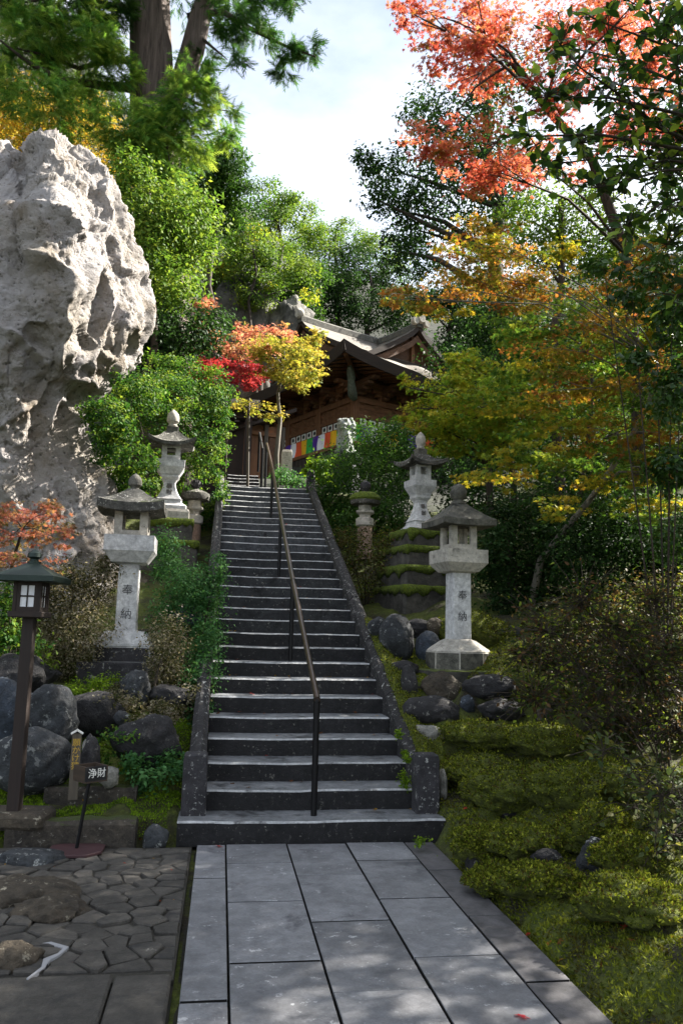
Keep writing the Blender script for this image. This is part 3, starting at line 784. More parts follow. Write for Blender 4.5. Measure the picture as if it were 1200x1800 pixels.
M['stone_pink'] = stone('pinkish_stone', '#7a6456', '#9a8473', 4, '#4a433c', .6, bump=.4, grain=70)
M['moss_pad'] = (lambda q: (q.bump(q.noise(50, 5), 1.0, .03), q.done(q.mix(q.ramp(q.noise(38, 6, .8), [(.35, 0.0), (.65, 1.0)]), lin('#232c0a'), lin('#71841f'))))[1])(NB('moss_pad', .95))
def moss_lip(h, z):
    b = B(); rings = []; n = 14; rs = random.Random(int(h * 1000 + z * 77))
    base = []
    for side in range(4):
        for k in range(n): base.append((side, -1 + 2 * k / n, max(.0, .5 + .9 * noise.noise(Vector((k * .55 + side * 9, h * 50, z * 3))) + rs.uniform(-.15, .25))))
    for hh, dz, amp in ((.99, -.02, 1.0), (1.03, -.035, 1.0), (1.05, .0, .4), (1.02, .028, .2), (.9, .035, .1), (.6, .03, .1)):
        r = []
        for side, u, w_ in base:
            ca, sa = (1, 0, -1, 0)[side], (0, 1, 0, -1)[side]; x, y = u * h * hh, -h * hh
            r.append((x * ca - y * sa, x * sa + y * ca, z + dz - (.12 * w_ * amp if dz < .01 else 0) + .012 * (w_ - .5) * (dz > .01)))
        rings.append(r)
    return b.loft(rings)
def curved_lantern(cx, cy, zb, rz, label, tiers, z, s, mats, roofm, txt):
    """the older kind: a waisted post on stepped blocks, roof corners curling up"""
    t = thing('stone_lantern', label, 'stone lantern', (cx, cy, zb), rz, 'stone lanterns beside the steps')
    for h, a, b_, m in tiers:
        B().sq([(h * .96, a - zb), (h, a - zb + .03), (h, b_ - zb - .05), (h * .93, b_ - zb)], .06).build('tier', m, t, local=True)
        if m == 'mossy': moss_lip(h, b_ - zb).build('moss', 'moss_pad', t, local=True, smooth=2)
    q_ = [v - zb for v in z]   # base, flare, waist, top flare, platform bottom, platform top, box top, roof top, finial top
    B().sq([(.30 * s, q_[0]), (.30 * s, q_[0] + .06), (.22 * s, q_[0] + .12), (.20 * s, q_[1])], .08).build('base', mats[0], t, local=True)
    prof = []
    for k in range(9):
        u = k / 8; prof.append(((.215 - .115 * sin(pi / 2 * u) ** .9) * s, q_[1] + (q_[2] - q_[1]) * u))
    prof += [(.115 * s, q_[2] + (q_[3] - q_[2]) * .5), (.155 * s, q_[3]), (.16 * s, q_[3] + .035)]
    B().sq([(.2 * s, q_[1] - .005), (.225 * s, q_[1])] + prof[0:], .12).build('post', mats[1], t, local=True)
    B().sq([(.15 * s, q_[3] + .035), (.17 * s, q_[4]), (.235 * s, q_[4] + (q_[5] - q_[4]) * .5), (.24 * s, q_[5])], .03).build('platform', mats[1], t, local=True)
    H_ = q_[6] - q_[5]
    window_box(.155 * s, q_[5], q_[6], .155 * s * .45, q_[5] + H_ * .35, q_[5] + H_ * .85, .05).build('fire_box', mats[1], t, local=True, weld=True)
    hip_roof(.36 * s, q_[6] - .03, q_[7], .11 * s, .10 * s, .06, 1.7, 8, .10).build('roof', roofm, t, local=True)
    b = B().sq([(.10 * s, q_[7] - .02), (.10 * s, q_[7] + .09)], .1); b.build('neck', 'roofstone_clean', t, local=True)
    finial(.105 * s, q_[7] + .09, q_[8]).build('finial', 'granite_old', t, local=True, smooth=True)
    for ch, zc, sz, yo in txt:
        text_mesh(ch, sz, 'engraving', 'ink_faint', t, (0, -yo, zc - zb), (pi / 2 - .12, 0, 0), .012)
    return t
curved_lantern(-1.0, 14, 2.3, radians(4), 'pale waisted stone lantern standing above and behind the left square one, moss on its roof',
    [(.52, 2.3, 3.05, 'mossy'), (.42, 3.05, 3.42, 'mossy'), (.36, 3.42, 3.62, 'granite_old')], [3.62, 3.80, 4.10, 4.19, 4.25, 4.48, 4.74, 5.0, 5.42], 1.02, ('granite', 'granite'), 'roofstone', [('奉', 4.03, .11, .125), ('献', 3.92, .11, .15)])
curved_lantern(3.06, 12.5, 1.7, radians(14), 'waisted stone lantern on four mossy stepped blocks right of the steps',
    [(.54, 1.7, 2.33, 'mossy'), (.49, 2.33, 2.64, 'mossy'), (.44, 2.64, 2.95, 'mossy'), (.36, 2.95, 3.22, 'mossy')], [3.22, 3.40, 3.70, 3.78, 3.86, 4.07, 4.32, 4.50, 4.89], .82, ('granite', 'granite'), 'roofstone', [('奉', 3.64, .08, .10), ('献', 3.53, .08, .125)])

def round_lantern(cx, cy, zb, label, z, s, moss):
    t = thing('stone_lantern', label, 'stone lantern', (cx, cy, zb), .3, 'stone lanterns beside the steps')
    q_ = [v - zb for v in z]   # shaft top, ring, box bottom, box top, cap top, finial top
    B().lathe([(.15 * s, 0), (.14 * s, q_[0])], 18).build('post', 'stone_pink', t, local=True, smooth=True)
    B().lathe([(.14 * s, q_[0]), (.175 * s, q_[0] + .03), (.175 * s, q_[1] - .03), (.13 * s, q_[1])], 18).build('collar', 'granite_old', t, local=True, smooth=True)
    B().lathe([(.11 * s, q_[1]), (.12 * s, q_[1] + .05), (.19 * s, q_[2] - .04), (.19 * s, q_[2])], 6).build('platform', 'granite_old', t, local=True)
    B().lathe([(.14 * s, q_[2]), (.14 * s, q_[3])], 6).build('fire_box', 'granite_old', t, local=True)
    B().lathe([(.12 * s, q_[3] - .02), (.27 * s, q_[3] - .0), (.29 * s, q_[3] + .06), (.28 * s, q_[3] + .12), (.2 * s, q_[4] - .04), (.1 * s, q_[4])], 22).build('roof', 'roofstone', t, local=True, smooth=True)
    if moss:
        b = B(); pr = [(.285, .07), (.305, .11), (.27, .18), (.2, .225), (.1, .245)]
        b.lathe([(a * s, q_[3] + c) for a, c in pr], 26).build('moss_cushion', 'moss_pad', t, local=True, smooth=True)
    finial(.1 * s, q_[4] - .03, q_[5], False).build('finial', 'granite_dark', t, local=True, smooth=True)
    return t
round_lantern(2.60, 15, 3.0, 'round stone lantern with a thick bright green moss cushion on its cap', [3.62, 3.80, 3.93, 4.05, 4.28, 4.52], 1.0, True)
round_lantern(-.60, 15.2, 3.0, 'small round stone lantern half hidden in shade beside the left kerb', [3.55, 3.74, 3.88, 4.02, 4.22, 4.42], .95, False)

# ------------------------------------------------------------------ wooden lamp post
lp = thing('lamp_post', 'dark wooden lantern lamp with white paper panes at the courtyard edge', 'lamp post', (-1.475, 6.6, .24), radians(-6))
B().sq([(.046, 0), (.042, 1.44)], .05).build('post', 'wood_dark', lp, local=True)
B().box(-.128, .128, -.128, .128, 1.43, 1.475).build('tray', 'wood_dark', lp, local=True, bevel=.006)
bx_ = empty('lamp_box', (0, 0, 1.475)); bx_.parent = lp; bx_.scale = (.74, .74, 1)
h = .125; H_ = .23
for sx in (-1, 1):
    for sy in (-1, 1):
        B().cbox(sx * h, sy * h, H_ / 2, .035, .035, H_).build('corner_post', 'wood_dark', bx_, local=True)
for k in range(4):
    ca = k * pi / 2
    def fr(name, x0, x1, z0, z1, y0, y1, m):
        o = B().box(x0, x1, y0, y1, z0, z1).build(name, m, bx_, local=True); o.rotation_euler = (0, 0, ca)
    fr('pane', -.107, .107, .036, H_ - .03, -h + .006, -h + .012, 'paper')
    fr('frame', -.107, .107, .0, .036, -h - .012, -h + .01, 'wood_dark'); fr('frame', -.107, .107, H_ - .03, H_, -h - .012, -h + .01, 'wood_dark')
    fr('frame', -.107, -.072, .036, H_ - .03, -h - .012, -h + .01, 'wood_dark'); fr('frame', .072, .107, .036, H_ - .03, -h - .012, -h + .01, 'wood_dark')
    fr('muntin', -.006, .006, .036, H_ - .03, -h - .008, -h + .004, 'wood_dark'); fr('muntin', -.072, .072, .112, .124, -h - .006, -h + .0055, 'wood_dark')
hip_roof(.228, 1.70, 1.85, .045, .0, .045, 1.1).build('roof', 'copper', lp, local=True)
B().lathe([(.05, 1.835), (.05, 1.865), (.035, 1.87), (.03, 1.885), (.055, 1.9), (.05, 1.93), (.02, 1.955), (.001, 1.965)], 12).build('finial', 'copper', lp, local=True, smooth=True)
stn = B().box(-.30, .26, -.16, .2, -.12, .0).build('footing', 'boulder_brown', lp, local=True, bevel=.03)

# ------------------------------------------------------------------ donation box and tablet
db = thing('donation_box', 'small open donation tray on a thin leaning stand over a brown steel plate', 'donation box', (-.965, 6.33, -.005), radians(38))
b = B().loft([[(x, y, z) for x, y in ((-.19, -.09), (-.10, -.19), (.10, -.19), (.19, -.09), (.19, .09), (.10, .17), (-.10, .17), (-.19, .09))] for z in (0.012, .034)])
pl = b.build('base_plate', 'iron_plate', db, local=True, bevel=.004); pl.rotation_euler = (0, 0, radians(-38))
lean = Vector((.055, -.03, 0))
B().tube([(0, 0, .03), tuple(lean * .9 + Vector((0, 0, .50)))], .013, 8).build('stand', 'metal_dark', db, local=True, smooth=True)
bx = empty('tray', (lean.x, lean.y, .50)); bx.parent = db
s_ = .088
B().box(-s_, s_, -s_, s_, 0, .012).build('bottom', 'wood_box', bx, local=True)
for k in range(4):
    o = B().box(-s_, s_ - .012, -s_ - .001, -s_ + .011, .012, .112).build('side', 'black' if k == 0 else 'wood_box', bx, local=True); o.rotation_euler = (0, 0, k * pi / 2)
o = text_mesh('浄財', .072, 'lettering', 'white', bx, (0.0, -s_ - .003, .062), (pi / 2, 0, 0), .002)
# leaning board with yellow writing
wt = thing('signboard', 'narrow upright wooden tablet with yellow writing and a little pitched cap', 'signboard', at(130, 1378, 6.80), radians(8))
B().box(-.036, .036, -.012, .012, -.12, .385).build('board', 'wood_grey', wt, local=True, bevel=.003)
for sx in (-1, 1):
    o = B().box(-.008, .05, -.03, .03, 0, .01).build('cap', 'white', wt, local=True); o.rotation_euler = (0, 0, 0) if sx > 0 else (0, 0, pi); o.location = (0, 0, .405); o.rotation_euler = (0, radians(32), 0 if sx > 0 else pi)
text_mesh('願\nか\nけ\n猿', .062, 'lettering', 'gold', wt, (0, -.0145, .225), (pi / 2, 0, 0), .0015)

# ------------------------------------------------------------------ boulders and edging stones
def ground_hit(px, py, y0=2.5, y1=16):
    prev = y0
    for y in np.arange(y0, y1, .03):
        p = at(px, py, y)
        if p.z < g1(p.x, p.y): return p
    return None
def pboulder(label, px, py, rx, ry, Y, mat, seed, dep=.8, rough=.18, facet=.7, name='boulder', rz=0.0, sink=.0, sub=4, cat='boulder', tilt=0, snap=False):
    if snap:
        h_ = ground_hit(px, py + ry * .75)
        if h_ is not None: Y = h_.y + min(rx, ry) * h_.y / FPX * .5
    p = at(px, py, Y); s = Y / FPX
    o = blob_boulder(name, label, (p.x, p.y, p.z - sink), (rx * s * 1.06, max(rx, ry) * s * dep, ry * s * 1.08), mat, seed, sub, rough, rz, cat=cat, facet=facet)
    o.rotation_euler = (0, radians(tilt), rz)
    return o
pboulder('dark blue boulder at the far left behind the lamp post', 8, 1275, 58, 66, 7.7, 'boulder_blue', 1)
pboulder('flat dark boulder above the blue one behind the lamp post', 30, 1190, 62, 32, 8.3, 'boulder_dark', 2)
pboulder('upright grey boulder with a pale lit top right of the lamp post', 92, 1260, 38, 52, 7.5, 'boulder_grey', 3, tilt=-12)
pboulder('large round grey boulder behind the foot of the lamp post', 58, 1338, 62, 50, 7.1, 'boulder_grey', 4, rough=.1, facet=.3)
pboulder('broad dark boulder below the black plinth of the left lantern', 168, 1252, 50, 38, 7.9, 'boulder_dark', 5, rough=.12)
pboulder('dark rough boulder half under ferns left of the stairs', 262, 1305, 56, 42, 7.35, 'boulder_dark', 6)
pboulder('squarish grey boulder under the right corner of the lantern plinth', 238, 1214, 28, 30, 8.25, 'boulder_grey', 7, facet=.9)
pboulder('long dark boulder in the dry shrub beside the left kerb', 302, 1224, 40, 20, 8.3, 'boulder_dark', 8)
pboulder('bluish stone among green leaves left of the stairs', 326, 1084, 30, 17, 9.4, 'boulder_blue', 9)
pboulder('small pale stone beside the donation tray', 193, 1365, 18, 16, 6.95, 'boulder_pale', 10, sub=3)
pboulder('narrow dark stone with a white lichen cap behind the tablet', 159, 1336, 15, 36, 7.0, 'boulder_dark', 11, sub=3, facet=.2)
pboulder('white lichen covered stone tip behind the tablet', 157, 1314, 12, 14, 6.98, 'boulder_pale', 12, sub=3)
pboulder('small round dark stone at the end of the long edging block', 274, 1474, 23, 21, 6.5, 'boulder_grey', 13, sub=3)
pboulder('small grey stone left of the mossy path corner below the lantern', 215, 1262, 14, 12, 7.7, 'boulder_grey', 40, sub=3)
pboulder('broad weathered rock lying in the courtyard at the left edge', 38, 1580, 92, 27, 5.35, 'boulder_brown', 14, rough=.25)
pboulder('dark rough rock in the courtyard in front of the broad one', 96, 1608, 58, 22, 5.05, 'boulder_brown', 15, rough=.3)
pboulder('low flat stone at the courtyard edge by the steel plate', 55, 1512, 55, 16, 6.15, 'boulder_grey', 16, rough=.15)
pboulder('brown shaggy rock in the courtyard corner by the white mortar', 26, 1690, 44, 26, 4.35, 'boulder_brown', 17, rough=.2)
pboulder('tall upright grey boulder beside the right kerb', 698, 1122, 31, 42, 9.3, 'boulder_grey', 20, rough=.08, facet=.5)
pboulder('small grey stone tucked left of the tall upright boulder', 662, 1102, 17, 18, 9.5, 'boulder_grey', 21, sub=3)
pboulder('dark boulder lying behind the tall upright one', 735, 1104, 30, 17, 9.8, 'boulder_dark', 22)
pboulder('brown stone wedged beside the carved post', 764, 1102, 15, 16, 9.6, 'boulder_brown', 23, sub=3)
pboulder('smooth rounded blue-grey boulder left of the eight-sided base', 751, 1138, 22, 26, 9.2, 'boulder_blue', 24, rough=.08, facet=.2)
pboulder('pale stone showing right of the carved post', 826, 1112, 18, 22, 9.8, 'boulder_pale', 25)
pboulder('grey boulder under the right shrub beyond the lantern base', 896, 1122, 35, 26, 9.7, 'boulder_grey', 26)
pboulder('pale brown boulder below the right lantern, leaning to the right', 778, 1212, 38, 28, 8.4, 'boulder_brown', 27, tilt=14, rough=.14, snap=True)
pboulder('wide dark boulder under the mossy lantern slab', 864, 1208, 54, 22, 8.5, 'boulder_dark', 28, rough=.12, snap=True)
pboulder('long dark boulder lowest beside the right kerb', 757, 1250, 50, 25, 8.0, 'boulder_dark', 29, rough=.12, facet=.3, snap=True)
pboulder('dark boulder sunk in moss right of the long dark one', 882, 1246, 40, 20, 8.05, 'boulder_dark', 30, snap=True)
pboulder('jagged speckled stone in the moss below the dark boulders', 752, 1292, 33, 19, 7.6, 'boulder_pale', 31, facet=.9, snap=True)
pboulder('square dark block with mossy top beside the right kerb', 718, 1202, 18, 30, 8.7, 'boulder_dark', 32, facet=1.0, rough=.05, snap=True)
pboulder('dark stone under the tall upright boulder', 708, 1176, 30, 13, 8.9, 'boulder_dark', 33, snap=True)
pboulder('grey stone between moss mounds near the path', 1050, 1512, 36, 32, 5.9, 'boulder_grey', 34, snap=True)
pboulder('small black stone at the mossy edge of the path', 832, 1524, 15, 20, 5.9, 'boulder_dark', 35, sub=3, snap=True)
pboulder('thin upright root-like stone beside the right newel', 777, 1382, 7, 26, 6.95, 'boulder_pale', 36, sub=3, snap=True)
pboulder('small bluish stone between the brown and dark boulders', 822, 1240, 14, 16, 8.2, 'boulder_blue', 37, sub=3, snap=True)
pboulder('dark stone standing in for a shaded hollow between the moss mounds of the right bank', 895, 1428, 30, 16, 6.6, 'boulder_dark', 41, snap=True)  # boulder added where there is only a dark hole in the moss
pboulder('low dark stone half sunk between the lower moss mounds', 960, 1505, 26, 12, 6.1, 'boulder_dark', 42, snap=True)
pboulder('brownish stone at the top of the moss bank', 960, 1262, 26, 16, 7.6, 'boulder_brown', 43, snap=True)
# moss mounds of the right bank
MOUNDS = []
def moss_carpet():
    q = NB('moss_carpet', .95); n = q.noise(3, 6, .7); n2 = q.noise(22, 6, .75)
    c = q.mix(q.ramp(n2, [(.3, 0.0), (.68, 1.0)]), lin('#2c340e'), lin('#76802a')); c = q.mix(q.ramp(n, [(.55, 0.0), (.68, .8)]), c, lin('#3a2f1c'))
    q.bump(q.math('ADD', n2, q.noise(70, 3)), 1.0, .04); return q.done(c)
M['moss_carpet'] = moss_carpet()
for lab, px, py, rx, ry, Y, sd in (
    ('largest moss mound, a long swelling in the middle of the right bank', 895, 1388, 76, 40, 6.7, 51), ('rounded moss mound right of the long swelling', 990, 1378, 66, 44, 6.7, 71), ('moss mound half way up the bank under the twigs', 1080, 1370, 60, 40, 6.6, 72), ('moss mound right of the newel, low and flat', 840, 1352, 70, 26, 7.0, 52),
    ('rounded moss mound below the long swelling', 925, 1478, 62, 34, 6.3, 53), ('tall moss mound above the grey stone', 1045, 1455, 60, 48, 6.2, 54),
    ('moss mound at the foot of the bank near the path edge', 845, 1482, 48, 34, 6.35, 55), ('wide moss mound low on the bank', 945, 1545, 62, 32, 5.7, 56), ('moss mound right of the grey stone in the bank', 1105, 1500, 56, 40, 5.8, 73),
    ('moss mound at the right edge under the shrub', 1120, 1580, 90, 42, 5.3, 57), ('moss mound below the boulders of the lantern', 840, 1290, 64, 24, 7.6, 58),
    ('moss mound beside the lowest dark boulder', 960, 1300, 70, 28, 7.4, 59), 
    ('moss mound on the path side near the dark stone', 880, 1545, 56, 24, 5.8, 61), ('moss mound high on the bank under the shrub', 1010, 1210, 70, 34, 8.2, 62),
    ('moss mound behind the right square lantern', 830, 1110, 60, 36, 10.2, 63)):
    o = pboulder(lab, px, py + .12 * ry, rx, ry * .85, Y, 'moss_carpet', sd, dep=.95, rough=.30, facet=.1, name='moss_mound', cat='moss mound', snap=True); MOUNDS.append(o)
def kerb_moss():
    P = []; Q = []; ny_, nx_ = 150, 16
    for i in range(ny_ + 1):
        y = 7.0 + 3.0 * i / ny_; zk = Z0 + (y - Y0) * RISE / RUN + .13; r = []; q_ = []
        cov = .55 + .5 * noise.noise(Vector((y * .9, 3, 0))) + .25 * noise.noise(Vector((y * 3, 9, 0)))
        x0 = 1.70 + .10 * (1 - min(1, max(0, cov))); x1 = 2.02 + .10 * noise.noise(Vector((y * 2, 0, 5)))
        for j in range(nx_ + 1):
            t = j / nx_; x = x0 + (x1 - x0) * t; zg = g1(x, y)
            fall = zk - max(0, x - 1.82) / .2 * max(0, zk - zg - .04) * 1.0
            z = (zk if x < 1.83 else max(fall, zg)) + .05 * sin(pi * min(1, t * 1.6 + .05)) ** .6 * max(0, cov) + .03 * noise.fractal(Vector((x * 9, y * 9, 1)), .8, 2, 3) * sin(pi * t)
            if j == 0: z -= .05
            r.append((x, y, z)); q_.append((x, y, min(z - .04, zk - .12)))
        P.append(r); Q.append(q_)
    o = B().slab(P, Q).build('moss', 'moss_carpet', stair, smooth=2); o['kind'] = 'stuff'
    return o
KM = kerb_moss()
# cut stones edging the courtyard
def edge(label, x0, x1, y0, y1, z0, z1, mat, rz=0, wob=.01):
    rs = random.Random(int(x0 * 100)); b = B(); n = 8; rings = []
    for k in range(n + 1):
        x = x0 + (x1 - x0) * k / n; w_ = lambda: rs.uniform(-wob, wob)
        rings.append([(x, y0 + w_(), z0), (x, y1, z0), (x, y1 + w_(), z1 - .03 + w_()), (x, y1 - .03, z1 + w_()), (x, y0 + .03, z1 + w_()), (x, y0 + w_() * .5, z1 - .03)])
    o = b.loft(rings).build('edging_stone', mat); return tag(o, label, 'edging stone')
edge('long cut edging stone at the back of the crazy paving', -1.50, -.57, 6.46, 6.66, -.08, .185, 'mossy_edge')
edge('shorter edging stone set in moss behind the long one', -1.34, -.62, 6.95, 7.15, .1, .335, 'mossy_edge')
edge('thin mossy slab under the right square lantern', 2.0, 3.35, 8.35, 9.5, 1.0, 1.115, 'mossy')
b = B()
def gnd(px, py, z=0.0):
    d = ray(px, py); t = (z - EYE) / d.z; return Vector((d.x * t, d.y * t, z))
line = [gnd(*p_) for p_ in ((62, 1662), (88, 1661), (116, 1669), (104, 1680), (82, 1690), (76, 1704), (48, 1724))]; wd = [.008, .014, .016, .010, .019, .010, .005]
nrm = [Vector((-(line[min(i + 1, 6)] - line[max(i - 1, 0)]).y, (line[min(i + 1, 6)] - line[max(i - 1, 0)]).x, 0)).normalized() for i in range(7)]
P = [(p_ + n_ * w_) for p_, n_, w_ in zip(line, nrm, wd)] + [(p_ - n_ * w_) for p_, n_, w_ in list(zip(line, nrm, wd))[::-1]]
o = B().loft([[(v.x, v.y, z) for v in P] for z in (-.03, .012)]).build('mortar_seam', 'plaster', bevel=.003); tag(o, 'irregular white mortar seam beside the brown shaggy rock', 'mortar seam')

# ------------------------------------------------------------------ the great rock
def big_rock():
    """cross-sections stacked upwards: the photograph gives the right-hand outline, relief gives shelves, ridges and pits"""
    Yc = 13.4
    PY = [238, 252, 275, 300, 335, 400, 460, 520, 560, 600, 645, 668, 690, 720, 770, 810, 850, 900, 960, 1040, 1120]
    XR_ = [92, 104, 120, 158, 200, 226, 246, 256, 250, 238, 226, 200, 172, 150, 146, 165, 190, 200, 196, 200, 205]
    XL_ = [80, 66, 58, 40, -70, -150, -190, -220, -230, -240, -240, -240, -235, -230, -230, -230, -230, -240, -250, -260, -260]
    DP = [.25, .45, .7, .9, 1.2, 1.45, 1.55, 1.6, 1.6, 1.6, 1.58, 1.56, 1.55, 1.55, 1.58, 1.6, 1.65, 1.7, 1.75, 1.8, 1.8]
    nl, na = 230, 300; me = bpy.data.meshes.new('rock'); V = []; F = []
    ss = lambda a, b_, x: (lambda t: t * t * (3 - 2 * t))(min(1, max(0, (x - a) / (b_ - a))))
    for i in range(nl):
        py = 236 + (1120 - 236) * (i / (nl - 1)); xr = float(np.interp(py, PY, XR_)); xl = float(np.interp(py, PY, XL_)); dp = float(np.interp(py, PY, DP))
        for j in range(na):
            u = j / na; th = pi * (-.08 + 1.16 * u / .84) if u < .84 else pi * (1.08 + .84 * (u - .84) / .16)
            c, s_ = cos(th), sin(th); ex = .8
            px = (xr + xl) / 2 + (xr - xl) / 2 * math.copysign(abs(c) ** ex, c); dy = -dp * math.copysign(abs(s_) ** ex, s_)
            front = max(0, s_) ** .5
            rel = .60 * (1 - ss(118, 178 + 12 * sin(py * .03), px)) * ss(300, 400, py) * (1 - ss(520, 860, py))          # the lit ridge
            rel += .28 * ss(190, 205, px) * ss(420, 470, py) * (1 - ss(560, 600, py)) * 0
            rel -= .16 * ss(620, 700, py) * ss(40, 130, px) * (1 - ss(740, 860, py)) + .04 * ss(640, 760, py) * (1 - ss(800, 900, py))                       # undercut neck
            rel += .22 * exp(-((px - 15) / 60) ** 2) * ss(520, 680, py) * (1 - ss(720, 900, py)) - .22 * exp(-((px - 60) / 26) ** 2) * ss(560, 600, py) * (1 - ss(640, 720, py))
            rel += .34 * exp(-((px - 88) / 45) ** 2) * (1 - ss(330, 480, py)) - .4 * exp(-((px - 38) / 16) ** 2) * (1 - ss(380, 520, py))
            p = at(px, py, Yc + dy - rel * front)
            V.append((p.x, p.y, p.z))
    for i in range(nl - 1):
        for j in range(na):
            a_ = i * na + j; b_ = i * na + (j + 1) % na; F.append((a_, a_ + na, b_ + na, b_))
    F.append(tuple(range(na)))
    me.from_pydata(V, [], F); me.update()
    no = np.zeros(len(V) * 3); me.vertices.foreach_get('normal', no); no = no.reshape(-1, 3)
    for v, n in zip(me.vertices, no):
        p = v.co.copy()
        d = .15 * noise.fractal(Vector((p.x * .9 + 3, p.y * .9, p.z * .7)), .9, 2.0, 4) + .08 * noise.ridged_multi_fractal(Vector((p.x * 1.5, p.y * 1.5, p.z * .7)), .9, 2.1, 5, .9, 2.0) - .08
        f1 = noise.voronoi(Vector((p.x * 1.1, p.y * 1.1, p.z * .7)) + Vector((noise.noise(p), 0, noise.noise(p * 1.3))) * .5)[0]
        d -= .12 * max(0, .16 - (f1[1] - f1[0])) / .16
        f2 = noise.voronoi(p * 2.6 + Vector((noise.noise(p * 2), noise.noise(p * 2.3), 0)) * .3)[0]
        d -= .07 * max(0, .26 - f2[0]) / .26
        d += .05 * noise.fractal(p * 4.2, .5, 2.1, 5)
        v.co = p + Vector(n) * d
    me.polygons.foreach_set('use_smooth', [True] * len(me.polygons)); me.materials.append(M['rock'])
    o = bpy.data.objects.new('rock', me); C.objects.link(o)
    tag(o, 'towering pale pitted rock leaning over the left bank, lit on its upper ridge', 'rock')
    q_ = blob_boulder('rock', 'jagged pale rock peak at the left edge beside the towering rock', at(-30, 330, 13.2), (.62, .8, .98), 'rock', 91, 5, .30, facet=.6, cat='rock')
big_rock()
M['cliff'] = stone('grey_cliff', '#3d3d3a', '#77746e', 1.2, '#a5a29a', .66, moss='#3a4a1a', moss_lo=.9, bump=1.0, grain=25, bd=.1, dark='#24241f', dark_lo=.52)
pboulder('grey cliff face behind the pink maple, left of the hall roof', 425, 590, 70, 110, 35, 'cliff', 70, dep=.6, name='cliff', cat='cliff', rough=.35)
pboulder('grey crag just left of the end of the roof ridge', 512, 580, 40, 60, 34, 'cliff', 71, dep=.6, name='cliff', cat='cliff', rough=.35)

# ------------------------------------------------------------------ the temple hall
HA = radians(27); HC = Vector((4.25, 27.0, 0))
hall = thing('temple_hall', 'dark timber temple hall with curved bark roof and gables at the top of the steps', 'temple hall', (HC.x, HC.y, 6.3), HA)
zz = lambda z: z - 6.3
WA, WB = 7.0, 6.4                                     # front (local x) and side (local y)
ap = lambda b, name, m, **k: b.build(name, m, hall, local=True, **k)
ap(B().box(.12, WA - .12, .12, WB - .12, zz(6.0), zz(10.9)), 'wall', 'wood_eave')
for x, y in ((0, 0), (2.33, 0), (4.67, 0), (WA, 0), (0, 2.15), (0, 4.3), (0, WB), (WA, WB)):
    ap(B().box(x - .12, x + .12, y - .12, y + .12, zz(6.2), zz(10.35)), 'pillar', 'wood_hall', bevel=.02)
def beams(z0, z1, pr, m='wood_hall_x'):
    ap(B().box(.121, WA - .12, -pr, .10, zz(z0), zz(z1)), 'beam', 'wood_hall_x')
    ap(B().box(-pr, .10, .121, WB - .12, zz(z0), zz(z1)), 'beam', 'wood_hall')
beams(9.64, 9.84, .10); beams(9.10, 9.22, .085); beams(7.95, 8.08, .12)
beams(10.28, 10.42, .16)
# carved frieze between the beams: waves in relief, one panel to a bay
def frieze(n, length, z0, z1, rot):
    b = B(); m = 46; rows = 9; P = []; Q = []
    for i in range(rows):
        r1 = []; r2 = []
        for j in range(m):
            x = length * j / (m - 1); z = z0 + (z1 - z0) * i / (rows - 1)
            d = .03 * sin(x * 9 + 2.2 * sin(z * 14 + n) + n) + .025 * sin(x * 23 + z * 31 + n * 2) + .02 * sin(z * 40 - x * 7)
            r1.append((x, -.03 - max(-.02, d), zz(z))); r2.append((x, .09, zz(z)))
        P.append(r1); Q.append(r2)
    b.slab(P, Q); return b
for k, (x0, L) in enumerate(((.14, 2.05), (2.47, 2.06), (4.81, 2.05))):
    o = ap(frieze(k, L, 9.225, 9.635, 0), 'carved_panel', 'wood_hall_x', smooth=2); o.location = (x0, 0, 0)
for k, (y0, L) in enumerate(((.14, 1.87), (2.29, 1.87), (4.44, 1.82))):
    o = ap(frieze(k + 4, L, 9.225, 9.635, 0), 'carved_panel', 'wood_hall', smooth=2); o.rotation_euler = (0, 0, -pi / 2); o.location = (0, y0 + L, 0)
# dark red curtain with a row of white squares, each with a dark round crest
for side in (0, 1):
    for k, (s0, L) in enumerate(((.14, 2.05), (2.47, 2.06), (4.81, 2.05)) if side == 0 else ((.14, 1.87), (2.29, 1.87), (4.44, 1.82))):
        b = B(); n = 30
        P = [[(s0 + L * j / n, .0 + .015 * sin(j * 1.3) * i, zz(9.10 - .55 * i)) for j in range(n + 1)] for i in (0, 1)]
        Q = [[(x, y + .02, z) for x, y, z in r] for r in P]; b.slab(P, Q)
        if side: b.v = [(y, s, z) for s, y, z in b.v]
        cu = ap(b, 'curtain', 'curtain')
        nsq = 5
        for j in range(nsq):
            c = s0 + L * (j + .5) / nsq; w_ = .14
            b = B().box(c - w_, c + w_, -.035, -.025, zz(8.85), zz(9.09))
            if side: b.v = [(y, s, z) for s, y, z in b.v]
            b.build('white_square', 'white', cu, local=True)
            dsc = B().loft([[(c + r * cos(2 * pi * q_ / 14), yy, zz(8.97) + r * sin(2 * pi * q_ / 14)) for q_ in range(14)] for r, yy in ((.075, -.034), (.075, -.040))])
            if side: dsc.v = [(y, s, z) for s, y, z in dsc.v]
            dsc.build('crest', 'black', cu, local=True)
